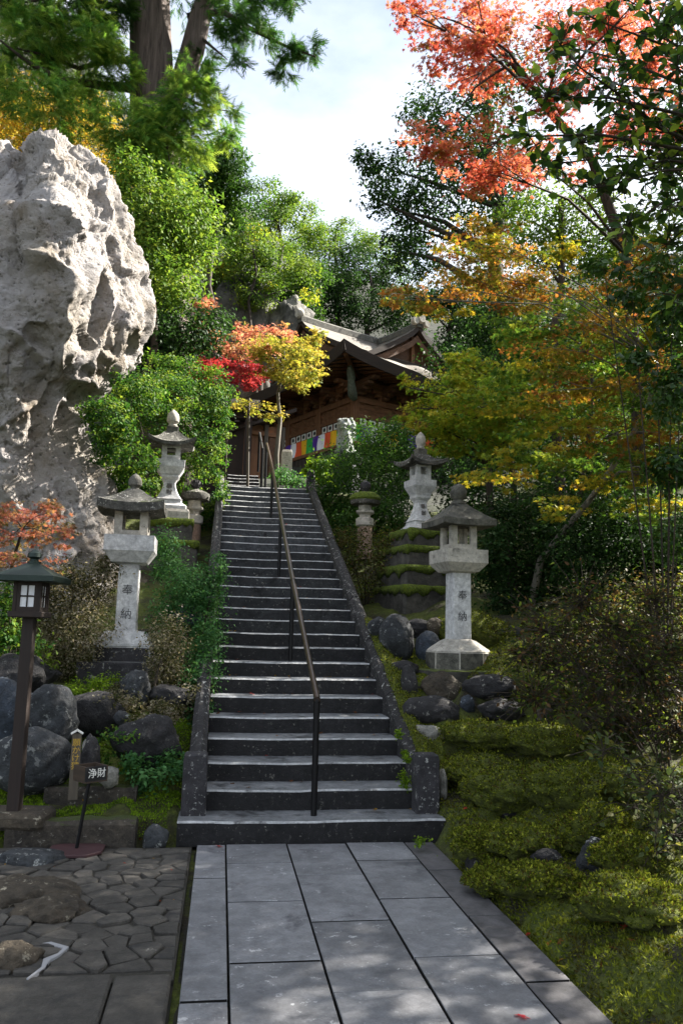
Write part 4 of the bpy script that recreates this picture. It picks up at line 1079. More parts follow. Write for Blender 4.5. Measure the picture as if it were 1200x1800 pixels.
# veranda edge and boarded skirt
ap(B().box(-.42, WA + .4, -.42, -.13, zz(8.0), zz(8.12)), 'veranda', 'wood_hall_x'); ap(B().box(-.42, -.13, -.129, WB + .4, zz(8.001), zz(8.121)), 'veranda', 'wood_hall')
for k in range(26):
    y = -.38 + k * .26
    ap(B().box(-.38, -.34, y, y + .225, zz(6.2), zz(7.999)), 'skirt_board', 'wood_skirt')
for k in range(27):
    x = -.33 + k * .26
    ap(B().box(x, x + .225, -.385, -.345, zz(6.2), zz(7.998)), 'skirt_board', 'wood_skirt')
# bracket sets under the eaves
def bracket(x, y, big=False):
    e = empty('bracket', (x, y, zz(9.84))); e.parent = hall
    s = 1.35 if big else 1.0
    for k, (w_, z0, z1) in enumerate(((.16, 0, .12), (.30, .12, .24), (.46, .24, .36), (.62, .36, .47))):
        B().box(-w_ * s, w_ * s, -.09 * s, .09 * s, z0, z1).build('arm', 'wood_hall_x', e, local=True, bevel=.015)
        B().box(-.089 * s, .089 * s, -w_ * s * 1.5, w_ * s * .6, z0 + .002, z1 - .002).build('arm', 'wood_eave', e, local=True, bevel=.015)
    return e
for x in (1.17, 2.33, 3.5, 4.67, 5.83, 7.0): bracket(x, -.05)
for y in (1.08, 2.15, 3.22, 4.3, 5.35, 6.4): e = bracket(-.05, y); e.rotation_euler = (0, 0, -pi / 2)
bracket(0, 0, True)
# the carved corner beam end
cb = B()
for k, (d, z, r) in enumerate(((.25, 9.72, .15), (.45, 9.78, .17), (.62, 9.92, .16), (.74, 10.1, .14), (.72, 10.3, .12), (.82, 10.48, .14), (.94, 10.62, .10), (1.06, 10.74, .04))):
    pass
crv = [(-.20, 9.70, .13), (-.38, 9.74, .17), (-.54, 9.88, .16), (-.62, 10.06, .12), (-.66, 10.24, .15), (-.80, 10.38, .13), (-.92, 10.5, .06)]
ap(B().tube([(d, d, zz(z)) for d, z, r in crv], [r for d, z, r in crv], 10), 'carved_nose', 'verdigris', smooth=True)
# --- roofs
OV = 1.8
def eave_z(u, L, front):
    """height of the eave line along a side of length L: corners rise, the front swells over the entrance"""
    c = abs(2 * u / L - 1); z = 10.42 + .48 * c ** 3.2
    if front:
        x = u - OV - 3.4; z += .42 * exp(-(x / .75) ** 2) - .17 * exp(-((abs(x) - 1.35) / .5) ** 2)
    return z
def skirt(side):
    """one side of the lower hipped roof, from eave to the foot of the upper roof"""
    L = (WA if side % 2 == 0 else WB) + 2 * OV; run = 3.0; m, n = 9, 41; P = []; Q = []
    for i in range(m):
        t = i / (m - 1); d = run * t; r = []; q_ = []
        for j in range(n):
            u = d + (L - 2 * d) * j / (n - 1); e = eave_z(L * j / (n - 1), L, side == 0)
            z = e * (1 - t) + 12.1 * t - .30 * sin(pi * t) * (1 - .3 * t)
            th = .24 * (1 - t) + .12
            r.append((u, d, z + .10)); q_.append((u, d + .08 * (1 - t), z + .10 - th))
        P.append(r); Q.append(q_)
    b = B().slab(P, Q, 0, 1)
    f = {0: lambda x, y: (x - OV, y - OV), 1: lambda x, y: (WA + OV - y, x - OV), 2: lambda x, y: (WA + OV - x, WB + OV - y), 3: lambda x, y: (y - OV, WB + OV - x)}[side]
    b.v = [f(x, y) + (zz(z),) for x, y, z in b.v]
    return ap(b, 'lower_roof', ['roof', 'roof_edge'], smooth=True)
for s_ in range(4): skirt(s_)
# rafters under the eaves
for side in (0, 3):
    L = (WA if side == 0 else WB) + 2 * OV
    for k in range(34):
        u = .35 + (L - .7) * k / 33; e = eave_z(u, L, side == 0) - .19
        if u < 1.9 or u > L - 1.9: ln = min(u, L - u)
        else: ln = 1.8
        b = B().loft([[(u - .035, .12, e - .05), (u + .035, .12, e - .05), (u + .035, .12, e + .03), (u - .035, .12, e + .03)], [(u - .035, ln, e + .02 + .16 * ln), (u + .035, ln, e + .02 + .16 * ln), (u + .035, ln, e + .1 + .16 * ln), (u - .035, ln, e + .1 + .16 * ln)]])
        f = (lambda x, y: (x - OV, y - OV)) if side == 0 else (lambda x, y: (y - OV, WB + OV - x))
        b.v = [f(x, y) + (zz(z),) for x, y, z in b.v]; ap(b, 'rafter', 'wood_hall')
ap(B().tube([(-1.55, -1.55, zz(10.62)), (.3, .3, zz(10.55))], .09, 4), 'corner_rafter', 'wood_hall')
def gable_roof(axis, c, half, zr, z_low, a0, a1, thick=.2):
    """two concave slopes on a ridge. axis 0: ridge along local x at y=c; axis 1: ridge along local y at x=c"""
    b = B(); m, n = 9, 10
    for sg in (-1, 1):
        P = []; Q = []
        for i in range(m):
            t = i / (m - 1); z = zr + (z_low - zr) * (t ** .78) - .0; d = half * t
            rise = lambda a: .07 * (abs(2 * (a - a0) / (a1 - a0) - 1)) ** 3
            P.append([(a0 + (a1 - a0) * j / n, c + sg * d, z + rise(a0 + (a1 - a0) * j / n)) for j in range(n + 1)])
            Q.append([(x, y - sg * .04, z2 - thick) for x, y, z2 in P[-1]])
        b.slab(P, Q, 0, 1)
    b.v = [((x, y) if axis == 0 else (y, x)) + (zz(z),) for x, y, z in b.v]
    return ap(b, 'upper_roof', ['roof', 'roof_edge'], smooth=True)
gable_roof(0, 3.2, 2.45, 13.55, 11.95, -.35, 7.4)
gable_roof(1, 3.4, 2.55, 13.45, 11.75, .55, 3.2)
def gable_wall(axis, c, half, zr, z_low, a):
    b = B(); pf = [(-half, z_low), (half, z_low)] + [(half * t, zr + (z_low - zr) * t ** .78) for t in (.8, .55, .3, .12, 0)] + [(-half * t, zr + (z_low - zr) * t ** .78) for t in (.12, .3, .55, .8)]
    b.loft([[(aa, c + d, z) for d, z in pf] for aa in (a, a + .1)])
    b.v = [((x, y) if axis == 0 else (y, x)) + (zz(z),) for x, y, z in b.v]; ap(b, 'gable_wall', 'wood_eave')
    for sg in (-1, 1):
        b = B(); P = [(a - .38, c + sg * half * t * 1.03, zr + (z_low - zr) * t ** .78) for t in (0, .12, .3, .55, .8, 1)]
        rings = [[(x, y, z - .16), (x + .09, y, z - .16), (x + .09, y, z - .40), (x, y, z - .42)] for x, y, z in P]
        b.loft(rings); b.v = [((x, y) if axis == 0 else (y, x)) + (zz(z),) for x, y, z in b.v]; ap(b, 'barge_board', 'wood_eave')
gable_wall(0, 3.2, 2.2, 13.35, 12.0, .15); gable_wall(1, 3.4, 2.3, 13.25, 11.8, 1.05)
ap(B().tube([(3.4, .98, zz(11.9)), (3.4, .98, zz(13.1))], .09, 4), 'king_post', 'wood_hall')
def ridge(axis, c, a0, a1, z):
    n = 8; rings = []
    for k in range(n + 1):
        a = a0 + (a1 - a0) * k / n; zr = z + .06 * abs(2 * k / n - 1) ** 3
        rings.append([(a, c - .16, zr - .1), (a, c + .16, zr - .1), (a, c + .15, zr + .13), (a, c + .08, zr + .2), (a, c - .08, zr + .2), (a, c - .15, zr + .13)])
    b = B().loft(rings); b.v = [((x, y) if axis == 0 else (y, x)) + (zz(zv),) for x, y, zv in b.v]; ap(b, 'ridge', 'roofstone_clean')
    e = B().lathe([(.001, -.12), (.16, -.12), (.2, -.04), (.2, .04), (.16, .12), (.001, .12)], 16)
    e.v = [(zv, x, y) for x, y, zv in e.v]
    e.v = [((a0 + x, c + y) if axis == 0 else (c + y, a0 + x)) + (zz(z + .30) + zv,) for x, y, zv in e.v]; ap(e, 'ridge_end', 'granite_old', smooth=True)
ridge(0, 3.2, -.4, 7.4, 13.5); ridge(1, 3.4, .5, 3.0, 13.4)
for sg in (-1, 1):
    e = B().lathe([(.001, -.1), (.13, -.1), (.16, 0), (.13, .1), (.001, .1)], 12); e.v = [(3.4 + sg * .28 + x, .5 + zv, zz(13.55) + y) for x, y, zv in e.v]; ap(e, 'ridge_end', 'granite_old', smooth=True)

# five-coloured banner hung along the veranda
bn = thing('banner', 'five-coloured striped temple banner hung along the veranda rail', 'banner', (HC.x, HC.y, 8.0), HA)
def stripe(s0, s1, col, side, sag=0, zt=8.76, zb=8.10):
    n, m = 6, 7; P = []
    for i in range(m):
        t = i / (m - 1); r = []
        for j in range(n + 1):
            s = s0 + (s1 - s0) * j / n
            off = -.20 - .05 * sin(s * 7.0 + 1.5 * t) * t - .03 * t - .015 * sin(s * 19 + t * 4)
            z = zt - (zt - zb) * t - sag * .5 + .03 * sin(s * 4) * t
            r.append((s, off, z - 8.0))
        P.append(r)
    Q = [[(x, y + .01, z) for x, y, z in r] for r in P]
    b = B().slab(P, Q)
    if side: b.v = [(y, s, z) for s, y, z in b.v]
    return b.build('banner_stripe', col, bn, local=True, smooth=True)
seq = ['purple', 'cwhite', 'orange', 'yellow', 'green']
for k in range(12):
    hi = 4.25 - k * .385
    stripe(hi - .385, hi, seq[k % 5], 1)
for k in range(9):
    stripe(-.30 + k * .42, -.30 + (k + 1) * .42, seq[(k + 4) % 5], 0, zt=8.78, zb=8.12)
# the lower side building to the left of the hall
an = thing('side_building', 'low brown timber side building left of the hall with a slanting roof', 'building', (1.05, 23.6, 5.6), radians(20))
al = lambda b, n, m, **k: b.build(n, m, an, local=True, **k)
al(B().box(-1.0, .55, 0, 3.5, 0, 2.1), 'wall', 'wood_hall')
al(B().box(.10, .46, -.05, -.003, .1, 1.75), 'door', 'wood_eave')
for x in (-.95, -.02, .52): al(B().box(x - .06, x + .06, -.1, -.004, 0, 2.12), 'post', 'wood_grey')
al(B().box(-.9, .0, -.06, -.005, .1, 1.2), 'panel', 'wood_hall'); al(B().box(-.9, .5, -.08, -.005, 1.78, 1.9), 'beam', 'wood_hall_x')
al(B().loft([[(-1.5, y, 1.55), (.75, y, 2.55), (.75, y, 2.66), (-1.5, y, 1.66)] for y in (-.5, 3.8)]), 'roof', 'roof_edge')
gh = thing('gate_house', 'dark timber gate in deep shade at the head of the upper steps', 'gate', (-.55, 22.6, 5.4))
for x in (-.35, 1.05): B().box(x - .1, x + .1, -.1, .1, 0, 2.2).build('post', 'wood_dark', gh, local=True)
B().box(-.6, 1.3, -.12, .12, 2.2, 2.4).build('lintel', 'wood_dark', gh, local=True)
B().box(-.24, .94, .3, .36, 0, 2.2).build('door', 'wood_dark', gh, local=True)
B().loft([[(x, -.4, 2.4), (x, 0, 2.7), (x, .4, 2.4), (x, .4, 2.46), (x, 0, 2.8), (x, -.4, 2.46)] for x in (-.7, 1.35)]).build('roof', 'roof_edge', gh, local=True)
o = B().tube([at(435, 862, 18.5), at(437, 700, 18.5)], .035, 8).build('pole', 'wood_grey', smooth=True); tag(o, 'tall thin grey pole standing at the head of the stairs', 'pole')
o = B().sq([(.13, 0), (.13, .78), (.10, .84)], .08).build('stone_post', 'granite_old', local=True); o.location = at(502, 852, 19.0); tag(o, 'short pale square stone post beside the boarded skirt', 'stone post')

# ------------------------------------------------------------------ guardian lion dog
def lion():
    p0 = at(606, 802, 19.5); t = thing('guardian_lion', 'grey stone guardian lion dog sitting on a pedestal before the hall', 'statue', p0, radians(-28))
    parts = [((0, .10, .22), (.19, .26, .22)), ((0, .0, .42), (.19, .19, .28)), ((0, -.06, .55), (.185, .16, .2)), ((0, .24, .16), (.17, .18, .17)),      # haunch, trunk, chest
             ((0, -.10, .80), (.175, .18, .16)), ((0, -.24, .745), (.12, .11, .06)), ((0, -.23, .66), (.10, .09, .035)), ((0, -.13, .645), (.13, .12, .05)), ((0, -.29, .80), (.07, .05, .045)),   # skull, muzzle, jaw, nose
             ((-.09, -.235, .87), (.06, .05, .035)), ((.09, -.235, .87), (.06, .05, .035)), ((-.15, -.02, .93), (.05, .06, .06)), ((.15, -.02, .93), (.05, .06, .06))]
    for sx in (-1, 1):
        parts += [((sx * .12, -.16, .34), (.065, .07, .26)), ((sx * .12, -.22, .06), (.075, .11, .06)), ((sx * .17, .1, .13), (.08, .2, .14)), ((sx * .19, -.03, .05), (.07, .13, .05))]
    for k in range(11):
        a = -2.4 + 4.8 * k / 10
        parts.append(((.20 * sin(a), .03 + .05 * cos(a), .76 + .19 * cos(a)), (.06, .075, .06)))
    for k in range(7):
        a = -2.2 + 4.4 * k / 6; parts.append(((.18 * sin(a), .06, .58 + .06 * cos(a)), (.055, .08, .07)))
    parts += [((0, .36, .36), (.09, .08, .2)), ((-.06, .34, .52), (.06, .06, .1)), ((.06, .34, .52), (.06, .06, .1)), ((0, .34, .6), (.05, .05, .09))]
    bm = bmesh.new()
    for c, r in parts: bmesh.ops.create_icosphere(bm, subdivisions=2, radius=1, matrix=Matrix.Translation(c) @ Matrix.Diagonal((*r, 1)))
    me = bpy.data.meshes.new('tmp'); bm.to_mesh(me); bm.free(); o = bpy.data.objects.new('tmp', me); C.objects.link(o)
    r = o.modifiers.new('r', 'REMESH'); r.mode = 'VOXEL'; r.voxel_size = .018; sm = o.modifiers.new('s', 'SMOOTH'); sm.iterations = 3
    me2 = bpy.data.meshes.new_from_object(o.evaluated_get(bpy.context.evaluated_depsgraph_get())); bpy.data.objects.remove(o)
    me2.polygons.foreach_set('use_smooth', [True] * len(me2.polygons)); me2.materials.clear(); me2.materials.append(M['verdigris_stone'])
    me2.name = 'body'; o = bpy.data.objects.new('body', me2); C.objects.link(o); o.parent = t
    pd = thing('pedestal', 'grey stone pedestal under the guardian lion', 'pedestal', (p0.x, p0.y, p0.z - 1.1), radians(-28))
    B().sq([(.40, 0), (.40, .15), (.32, .2), (.30, .9)], .05).build('shaft', 'boulder_grey', pd, local=True); B().sq([(.34, .9), (.40, .98), (.40, 1.095)], .05).build('cap', 'boulder_grey', pd, local=True)
M['verdigris_stone'] = stone('grey_carved_stone', '#777c7a', '#a0a4a0', 9, '#3a3d3a', .56, bump=.5, grain=60)
lion()

# ------------------------------------------------------------------ trees and shrubs
def gp(px, py, Y, dz=-.15):
    p = at(px, py, Y); return Vector((p.x, Y, g1(p.x, Y) + dz))
def ptree(name, label, cat, base_px, Y, top_px, lst, per, size, palette, depth=1.0, jy=.6, **k):
    b = gp(base_px, 1000, Y); t = at(top_px[0], top_px[1], Y)
    return tree(name, label, cat, b, t, pclumps(lst, Y, depth, jy), per, size, palette, **k)

# --- the great cedar on the left
cb = gp(292, 700, 19.0); ctop = at(262, -420, 19.0)
ced = thing('cedar_tree', 'huge old cedar with a thick ridged trunk and drooping green sprays above the rock', 'cedar tree', cb)
tp = [cb, at(290, 560, 19), at(282, 400, 19), at(270, 200, 19), at(266, 80, 19), at(262, -120, 19), ctop]
def fluted(pts, radii, n=26, lobes=7, depth=.10):
    b = B(); rings = []
    for p, r in zip(pts, radii):
        rings.append([Vector(p) + Vector((cos(2 * pi * k / n), sin(2 * pi * k / n), 0)) * r * (1 + depth * sin(lobes * 2 * pi * k / n + p.z * .2) + .04 * sin(17 * k)) for k in range(n)])
    return b.loft(rings)
fluted(tp, [.72, .62, .58, .54, .50, .44, .3]).build('trunk', 'bark_cedar', ced, smooth=2)
B().tube([at(295, 210, 18.9), at(318, 150, 18.8), at(338, 90, 18.8), at(352, 30, 18.8), at(380, -60, 18.8), at(400, -200, 18.8)], [.2, .28, .30, .27, .22, .12], 12).build('stem', 'bark_cedar', ced, smooth=2)
def bough(pxs, Y0_, Y1_, r):
    n = len(pxs); pts = [at(p[0], p[1], Y0_ + (Y1_ - Y0_) * i / (n - 1)) for i, p in enumerate(pxs)]
    B().tube(pts, [r * (1 - .85 * i / (n - 1)) for i in range(n)], 7).build('bough', 'bark', ced, smooth=2)
for pxs, a, b_, r in (([(250, 108), (200, 105), (140, 120), (70, 95), (10, 80)], 19, 17.2, .10), ([(240, 155), (180, 150), (110, 140), (50, 110), (0, 70)], 19, 16.8, .13), ([(240, 20), (190, 10), (120, -10), (40, 5)], 19, 17, .14),
                      ([(330, 30), (390, 20), (440, 50), (500, 80), (555, 100)], 18.8, 18, .10), ([(300, 160), (330, 175), (365, 190), (400, 195)], 18.8, 18, .06), ([(250, 190), (230, 230), (190, 250)], 18.6, 17.6, .06),
                      ([(275, 200), (290, 240), (300, 290)], 18.5, 17.3, .06), ([(345, 60), (370, 80), (400, 105)], 18.8, 18.2, .06), ([(265, -30), (200, -60), (100, -80)], 19, 17.5, .14), ([(270, -30), (350, -40), (450, -20), (520, 10)], 19, 18, .12)):
    bough(pxs, a, b_, r)
def sprays(name, lst, Y, per, size, palette, parent):
    cl = pclumps(lst, Y, 1.0, .7); Ps = []; Ns = []; Cs = []; Ds = []
    for ci, (c, r, wgt) in enumerate(cl):
        n = int(per * wgt * 2.2) + 30; sub = max(7, n // 26)
        P, N, k = clump(c, r, n, sub, .20 * (r[0] * r[1] * r[2]) ** (1 / 3), .8, .75)
        d = P - np.array(c); d[:, 2] = 0
        Ps.append(P); Ns.append(N); Cs.append(pick(palette, n, k + ci)); Ds.append(norm(d) * .8 + RNG.normal(size=(n, 3)) * .45 + np.array((0, 0, -.25)))
    P = np.concatenate(Ps); o = leaves(name, P, np.concatenate(Ns), np.concatenate(Ds), size * RNG.uniform(.7, 1.3, len(P)), np.concatenate(Cs), 'spray', 'leaf', parent); o['kind'] = 'stuff'; return o
sprays('foliage', [(60, 60, 80, 35), (110, 30, 90, 30), (200, 120, 40, 30), (90, 200, 70, 22), (345, 130, 30, 30), (130, 105, 85, 32), (60, 165, 85, 26), (180, 70, 45, 35), (150, 165, 55, 24), (20, 120, 55, 40), (200, 215, 55, 32), (300, 205, 60, 40), (290, 265, 75, 42), (240, 240, 55, 40), (330, 175, 45, 34), (375, 185, 40, 24), (270, 325, 65, 36), (400, 235, 25, 18), (330, 235, 50, 30), (250, 290, 60, 30)], 17.8, 340, .32, 'cedar', ced)
sprays('foliage', [(40, 5, 80, 26), (190, 15, 45, 26), (110, -40, 140, 40), (300, -90, 200, 60), (400, 30, 48, 20), (450, 62, 46, 24), (500, 88, 38, 24), (545, 92, 26, 22), (412, 108, 26, 12), (355, 105, 24, 24), (480, 20, 50, 15), (430, -10, 60, 18), (520, 0, 40, 12), (500, 125, 18, 14), (100, 60, 60, 30)], 18.2, 330, .32, 'cedar_shaded', ced)

# --- behind the rock
ptree('yellow_leaved_tree', 'yellow and gold leaved tree behind the top of the rock', 'tree', 60, 24, (70, 190), [(60, 205, 75, 60), (20, 270, 55, 60), (125, 250, 60, 60), (160, 205, 50, 45), (0, 190, 50, 50), (205, 285, 50, 60), (100, 310, 60, 50)], 900, .12, 'yellow_tree', r0=.25)
ptree('broadleaf_tree', 'leafy evergreen climbing round the foot of the cedar trunk', 'tree', 255, 17.0, (260, 330), [(228, 330, 45, 60), (262, 400, 55, 55), (305, 380, 45, 65), (248, 480, 50, 55), (312, 500, 42, 50), (340, 440, 45, 50), (225, 400, 40, 60), (290, 440, 50, 50), (350, 380, 35, 50)], 900, .10, 'ever_light', r0=.12)
ptree('dark_shrub', 'dark green shrub in deep shade between the rock and the pink maple', 'shrub', 290, 17.5, (300, 580), [(285, 560, 55, 45), (330, 600, 70, 42), (245, 590, 45, 60), (270, 620, 60, 40), (370, 570, 45, 30)], 900, .10, 'ever_dark', r0=.08)
# --- the hill behind
for i, (lab, bx, Y, top, lst, palette) in enumerate((
    ('tall dark evergreen on the hill left of the sky gap', 375, 30, (370, 300), [(350, 300, 60, 48), (400, 300, 42, 45), (360, 370, 60, 55), (420, 360, 50, 48), (330, 400, 50, 60), (385, 275, 30, 25)], 'ever'),
    ('rounded light green tree standing up against the sky on the hill', 490, 38, (490, 345), [(490, 345, 46, 32), (465, 395, 58, 42), (520, 380, 40, 40), (545, 410, 30, 25)], 'ever_light'),
    ('broad mid green tree below the rounded one on the hill', 450, 34, (450, 430), [(440, 445, 60, 42), (500, 470, 60, 42), (415, 500, 60, 42), (380, 440, 50, 50), (450, 520, 50, 35)], 'ever_light'),
    ('low spreading tree with a leaning bare branch at the skyline', 590, 42, (590, 410), [(570, 408, 38, 24), (560, 450, 60, 38), (620, 430, 48, 30), (600, 395, 24, 12), (520, 440, 40, 30), (660, 440, 40, 30), (690, 465, 36, 28)], 'ever_light'),
    ('dark evergreen behind the ridge of the hall roof', 640, 40, (650, 480), [(600, 470, 60, 40), (560, 500, 60, 40), (530, 550, 60, 40), (640, 480, 60, 38), (690, 505, 50, 42), (590, 515, 60, 40), (660, 545, 60, 36), (715, 560, 50, 44), (620, 560, 50, 30)], 'ever_dark'),
    ('green bushy tree above the grey crag left of the hall', 500, 36.5, (500, 510), [(520, 530, 55, 36), (465, 540, 55, 36), (540, 490, 45, 36), (400, 545, 45, 30)], 'ever'),
    ('dark tree right of the front gable', 790, 33, (790, 520), [(770, 510, 55, 60), (830, 530, 60, 70), (800, 600, 50, 60), (860, 600, 60, 60), (740, 545, 30, 30)], 'ever_dark'))):
    ptree('hill_tree', lab, 'tree', bx, Y, top, lst, 2300, .125, palette, jy=1.2, r0=.25, bark='bark', spread=.20, sub=22)
ptree('autumn_shrub', 'small yellow leaved tree among the greens on the hill', 'tree', 440, 33, (445, 440), [(448, 408, 26, 14), (402, 476, 22, 14), (470, 500, 14, 12), (545, 520, 20, 16)], 1300, .13, 'maple_yellow', r0=.08)
# right background
ptree('tall_tree', 'tall dark tree with thin leaf edges against the bright sky', 'tree', 880, 24, (860, 120), [(760, 330, 75, 70), (690, 300, 45, 45), (850, 380, 90, 75), (735, 405, 60, 45), (810, 200, 85, 60), (870, 140, 70, 60), (700, 370, 40, 40), (790, 270, 70, 60), (880, 300, 80, 80), (740, 210, 40, 40), (650, 300, 26, 34), (640, 270, 20, 20), (660, 350, 30, 40), (690, 440, 40, 36), (720, 470, 30, 30)], 620, .13, 'ever_dark', bark='bark', r0=.4, r1=.12, spread=.3, limbs_n=12, up=.3)
ptree('bright_evergreen', 'brighter green leaning tree right of the tall dark one', 'tree', 980, 14, (985, 350), [(960, 380, 65, 55), (1010, 440, 80, 55), (930, 440, 50, 50), (1080, 420, 80, 60), (900, 380, 30, 30), (1040, 360, 50, 40)], 700, .075, 'ever_light', r0=.12)
for i, (lab, bx, Y, lst, p) in enumerate((
    ('dark evergreen mass behind the yellow maple on the right slope', 900, 17, [(900, 660, 110, 100), (850, 800, 80, 70), (960, 780, 90, 90), (820, 880, 60, 50), (870, 560, 70, 60)], 'ever_dark'),
    ('dark evergreen with gaps of light right of the leaning trunk', 1080, 16, [(1060, 620, 120, 100), (1120, 760, 110, 100), (1040, 860, 90, 80), (1180, 620, 80, 120), (1180, 880, 80, 110), (1120, 480, 110, 70)], 'ever'),
    ('deep green shrub in shade right of the right lantern', 900, 11.5, [(880, 925, 45, 50), (940, 905, 70, 60), (905, 1010, 60, 45), (870, 990, 40, 60), (960, 990, 60, 50), (900, 1060, 50, 30)], 'ever_dark'),
    ('dark leafy shrub under the leaning maple trunk', 1040, 11, [(1010, 970, 80, 60), (1080, 920, 90, 70), (1010, 1050, 80, 40), (1130, 1000, 80, 70), (1190, 960, 60, 90), (1080, 1060, 80, 40)], 'ever_dark'))):
    ptree('evergreen_shrub', lab, 'shrub', bx, Y, (bx, lst[0][1]), lst, 1100, .085 if Y > 14 else .06, p, r0=.08, jy=.8)
for i, (lab, bx, Y, lst, p) in enumerate((
    ('dark evergreen behind the yellow maple, right of the hall', 850, 24, [(800, 640, 60, 50), (860, 700, 70, 60), (920, 620, 70, 60), (800, 760, 50, 50), (880, 800, 70, 60), (760, 840, 40, 40), (830, 870, 60, 40)], 'ever_dark'),
    ('green tree far up the right slope behind the orange maple', 1050, 26, [(980, 560, 90, 60), (1080, 600, 90, 70), (1020, 700, 90, 70), (1150, 700, 90, 80), (960, 780, 70, 60), (1100, 820, 90, 70), (1190, 560, 70, 80), (1020, 880, 80, 50), (1180, 900, 70, 60)], 'ever'))):
    ptree('slope_evergreen', lab, 'tree', bx, Y, (bx, lst[0][1]), lst, 800, .13, p, r0=.12, jy=1.2)
# --- maples of the right side: leaf pads in layers
def more(lst, k=2, sx=.7, sy=1.6):
    rs = random.Random(len(lst) * 7 + int(lst[0][0])); res = list(lst)
    for c in lst:
        for _ in range(k):
            f = rs.uniform(.35, .7); res.append((c[0] + rs.uniform(-1, 1) * c[2] * sx, c[1] + rs.uniform(-1, 1) * c[3] * sy, c[2] * f, max(6, c[3] * f)))
    return res
def maple(label, base, trunk, lst, Y, per, size, palette, jy=.9, r0=.08, flat=.28, group=None, name='maple_tree', bark='bark', extra=None):
    t = thing(name, label, 'maple tree', base)
    cl = pclumps(lst, Y, 1.0, jy); cl = [(c, (r[0], r[1] * .9, r[2]), w_) for c, r, w_ in cl]
    foliage('crown', pclumps(more(lst), Y, 1.0, jy), per, size, palette, 'maple', t, 'leaf', .30, flat, .75, droop=.3)
    if extra:
        for lst2, pal2 in extra:
            foliage('crown', pclumps(more(lst2), Y, 1.0, jy), per, size, pal2, 'maple', t, 'leaf', .30, flat, .75, droop=.3)
    pts = [Vector(p) for p in trunk]; n = len(pts); rad = [r0 * (1 - .6 * i / (n - 1)) for i in range(n)]
    B().tube(pts, rad, 8).build('trunk', bark, t, smooth=2)
    for c, r, w_ in cl:
        c = Vector(c) - Vector((0, 0, r[2] * .3)); i = min(range(1, n), key=lambda j: (pts[j] - c).length + (0 if pts[j].z < c.z + .2 else .8)); a = pts[i]
        m = a.lerp(c, .5) + Vector((0, 0, .10 * (c - a).length)); rr = min(rad[i] * .55, .035)
        B().tube([a, a.lerp(m, .5) + Vector((0, 0, .02)), m, m.lerp(c, .6), c], [rr, rr * .8, rr * .6, rr * .4, rr * .2], 5).build('limb', bark, t, smooth=2)
        tips = [Vector(c) + Vector((sin(k * 2.1 + c.x) * r[0] * .75, cos(k * 2.1 + c.x) * r[1] * .75, r[2] * .1)) for k in range(3)]
        for q_ in tips: B().tube([m.lerp(c, .6), c.lerp(q_, .55) + Vector((0, 0, .03)), q_], [rr * .35, rr * .22, rr * .1], 4).build('twig', bark, t)
    return t
b0 = gp(925, 1010, 10.8)
maple('leaning maple with layered orange and olive leaves over the right lantern', b0, [b0, at(950, 985, 10.7), at(985, 940, 10.4), at(1035, 880, 10), at(1090, 800, 9.6), at(1135, 720, 9.2), at(1160, 640, 9)],
      [(880, 425, 100, 20), (840, 470, 90, 18), (755, 520, 85, 14), (820, 505, 90, 18), (900, 480, 80, 20), (980, 500, 110, 24), (1100, 540, 110, 34), (1000, 600, 120, 24), (1120, 660, 95, 34), (1080, 760, 110, 26), (1150, 470, 75, 30), (1000, 680, 90, 22), (1150, 820, 80, 30), (930, 545, 60, 16), (700, 524, 40, 8)], 8.8, 380, .046, 'maple_orange', r0=.06, flat=.16, bark='bark_pale',
      extra=[([(860, 835, 85, 16), (940, 800, 80, 18), (985, 885, 60, 14), (1010, 750, 80, 20), (900, 720, 60, 14), (1110, 590, 80, 22), (830, 440, 60, 14), (960, 440, 60, 16), (1060, 690, 80, 22), (1170, 740, 60, 20), (1150, 880, 60, 16), (1080, 840, 80, 16), (960, 640, 80, 14), (780, 545, 50, 8)], 'maple_olive'), ([(960, 570, 90, 14), (1060, 630, 90, 16), (900, 660, 70, 14), (1150, 700, 70, 18), (1030, 800, 80, 14), (920, 760, 60, 12), (1110, 900, 70, 14), (1180, 800, 50, 20), (880, 800, 50, 10)], 'maple_green')])
bg_ = gp(1010, 1000, 12.3)
maple('green maple filling the shade behind the orange one', bg_, [bg_, at(1015, 900, 12.3), at(1030, 800, 12.2), at(1040, 700, 12.1), at(1040, 620, 12)],
      [(960, 610, 90, 26), (1060, 640, 100, 30), (1140, 600, 80, 30), (1000, 720, 100, 30), (1110, 740, 100, 34), (930, 690, 60, 22), (1040, 820, 90, 28), (1160, 830, 80, 34), (950, 800, 60, 20), (1080, 900, 80, 24), (1180, 700, 60, 40), (900, 560, 60, 18), (1000, 540, 80, 20)], 12, 520, .055, 'maple_green', r0=.06)
b1 = gp(860, 1000, 14)
maple('yellow green maple behind the waisted lantern right of the hall', b1, [b1, at(862, 900, 14), at(858, 820, 14), at(850, 740, 14), at(850, 680, 14)], [(800, 680, 70, 26), (850, 715, 90, 26), (770, 745, 55, 18), (905, 680, 60, 28), (830, 765, 80, 22), (740, 715, 40, 14), (900, 755, 60, 24), (720, 680, 22, 10), (830, 640, 50, 20), (780, 790, 40, 14)], 13.8, 1100, .06, 'maple_yellow', r0=.08)
b2 = gp(1120, 1000, 11.5)
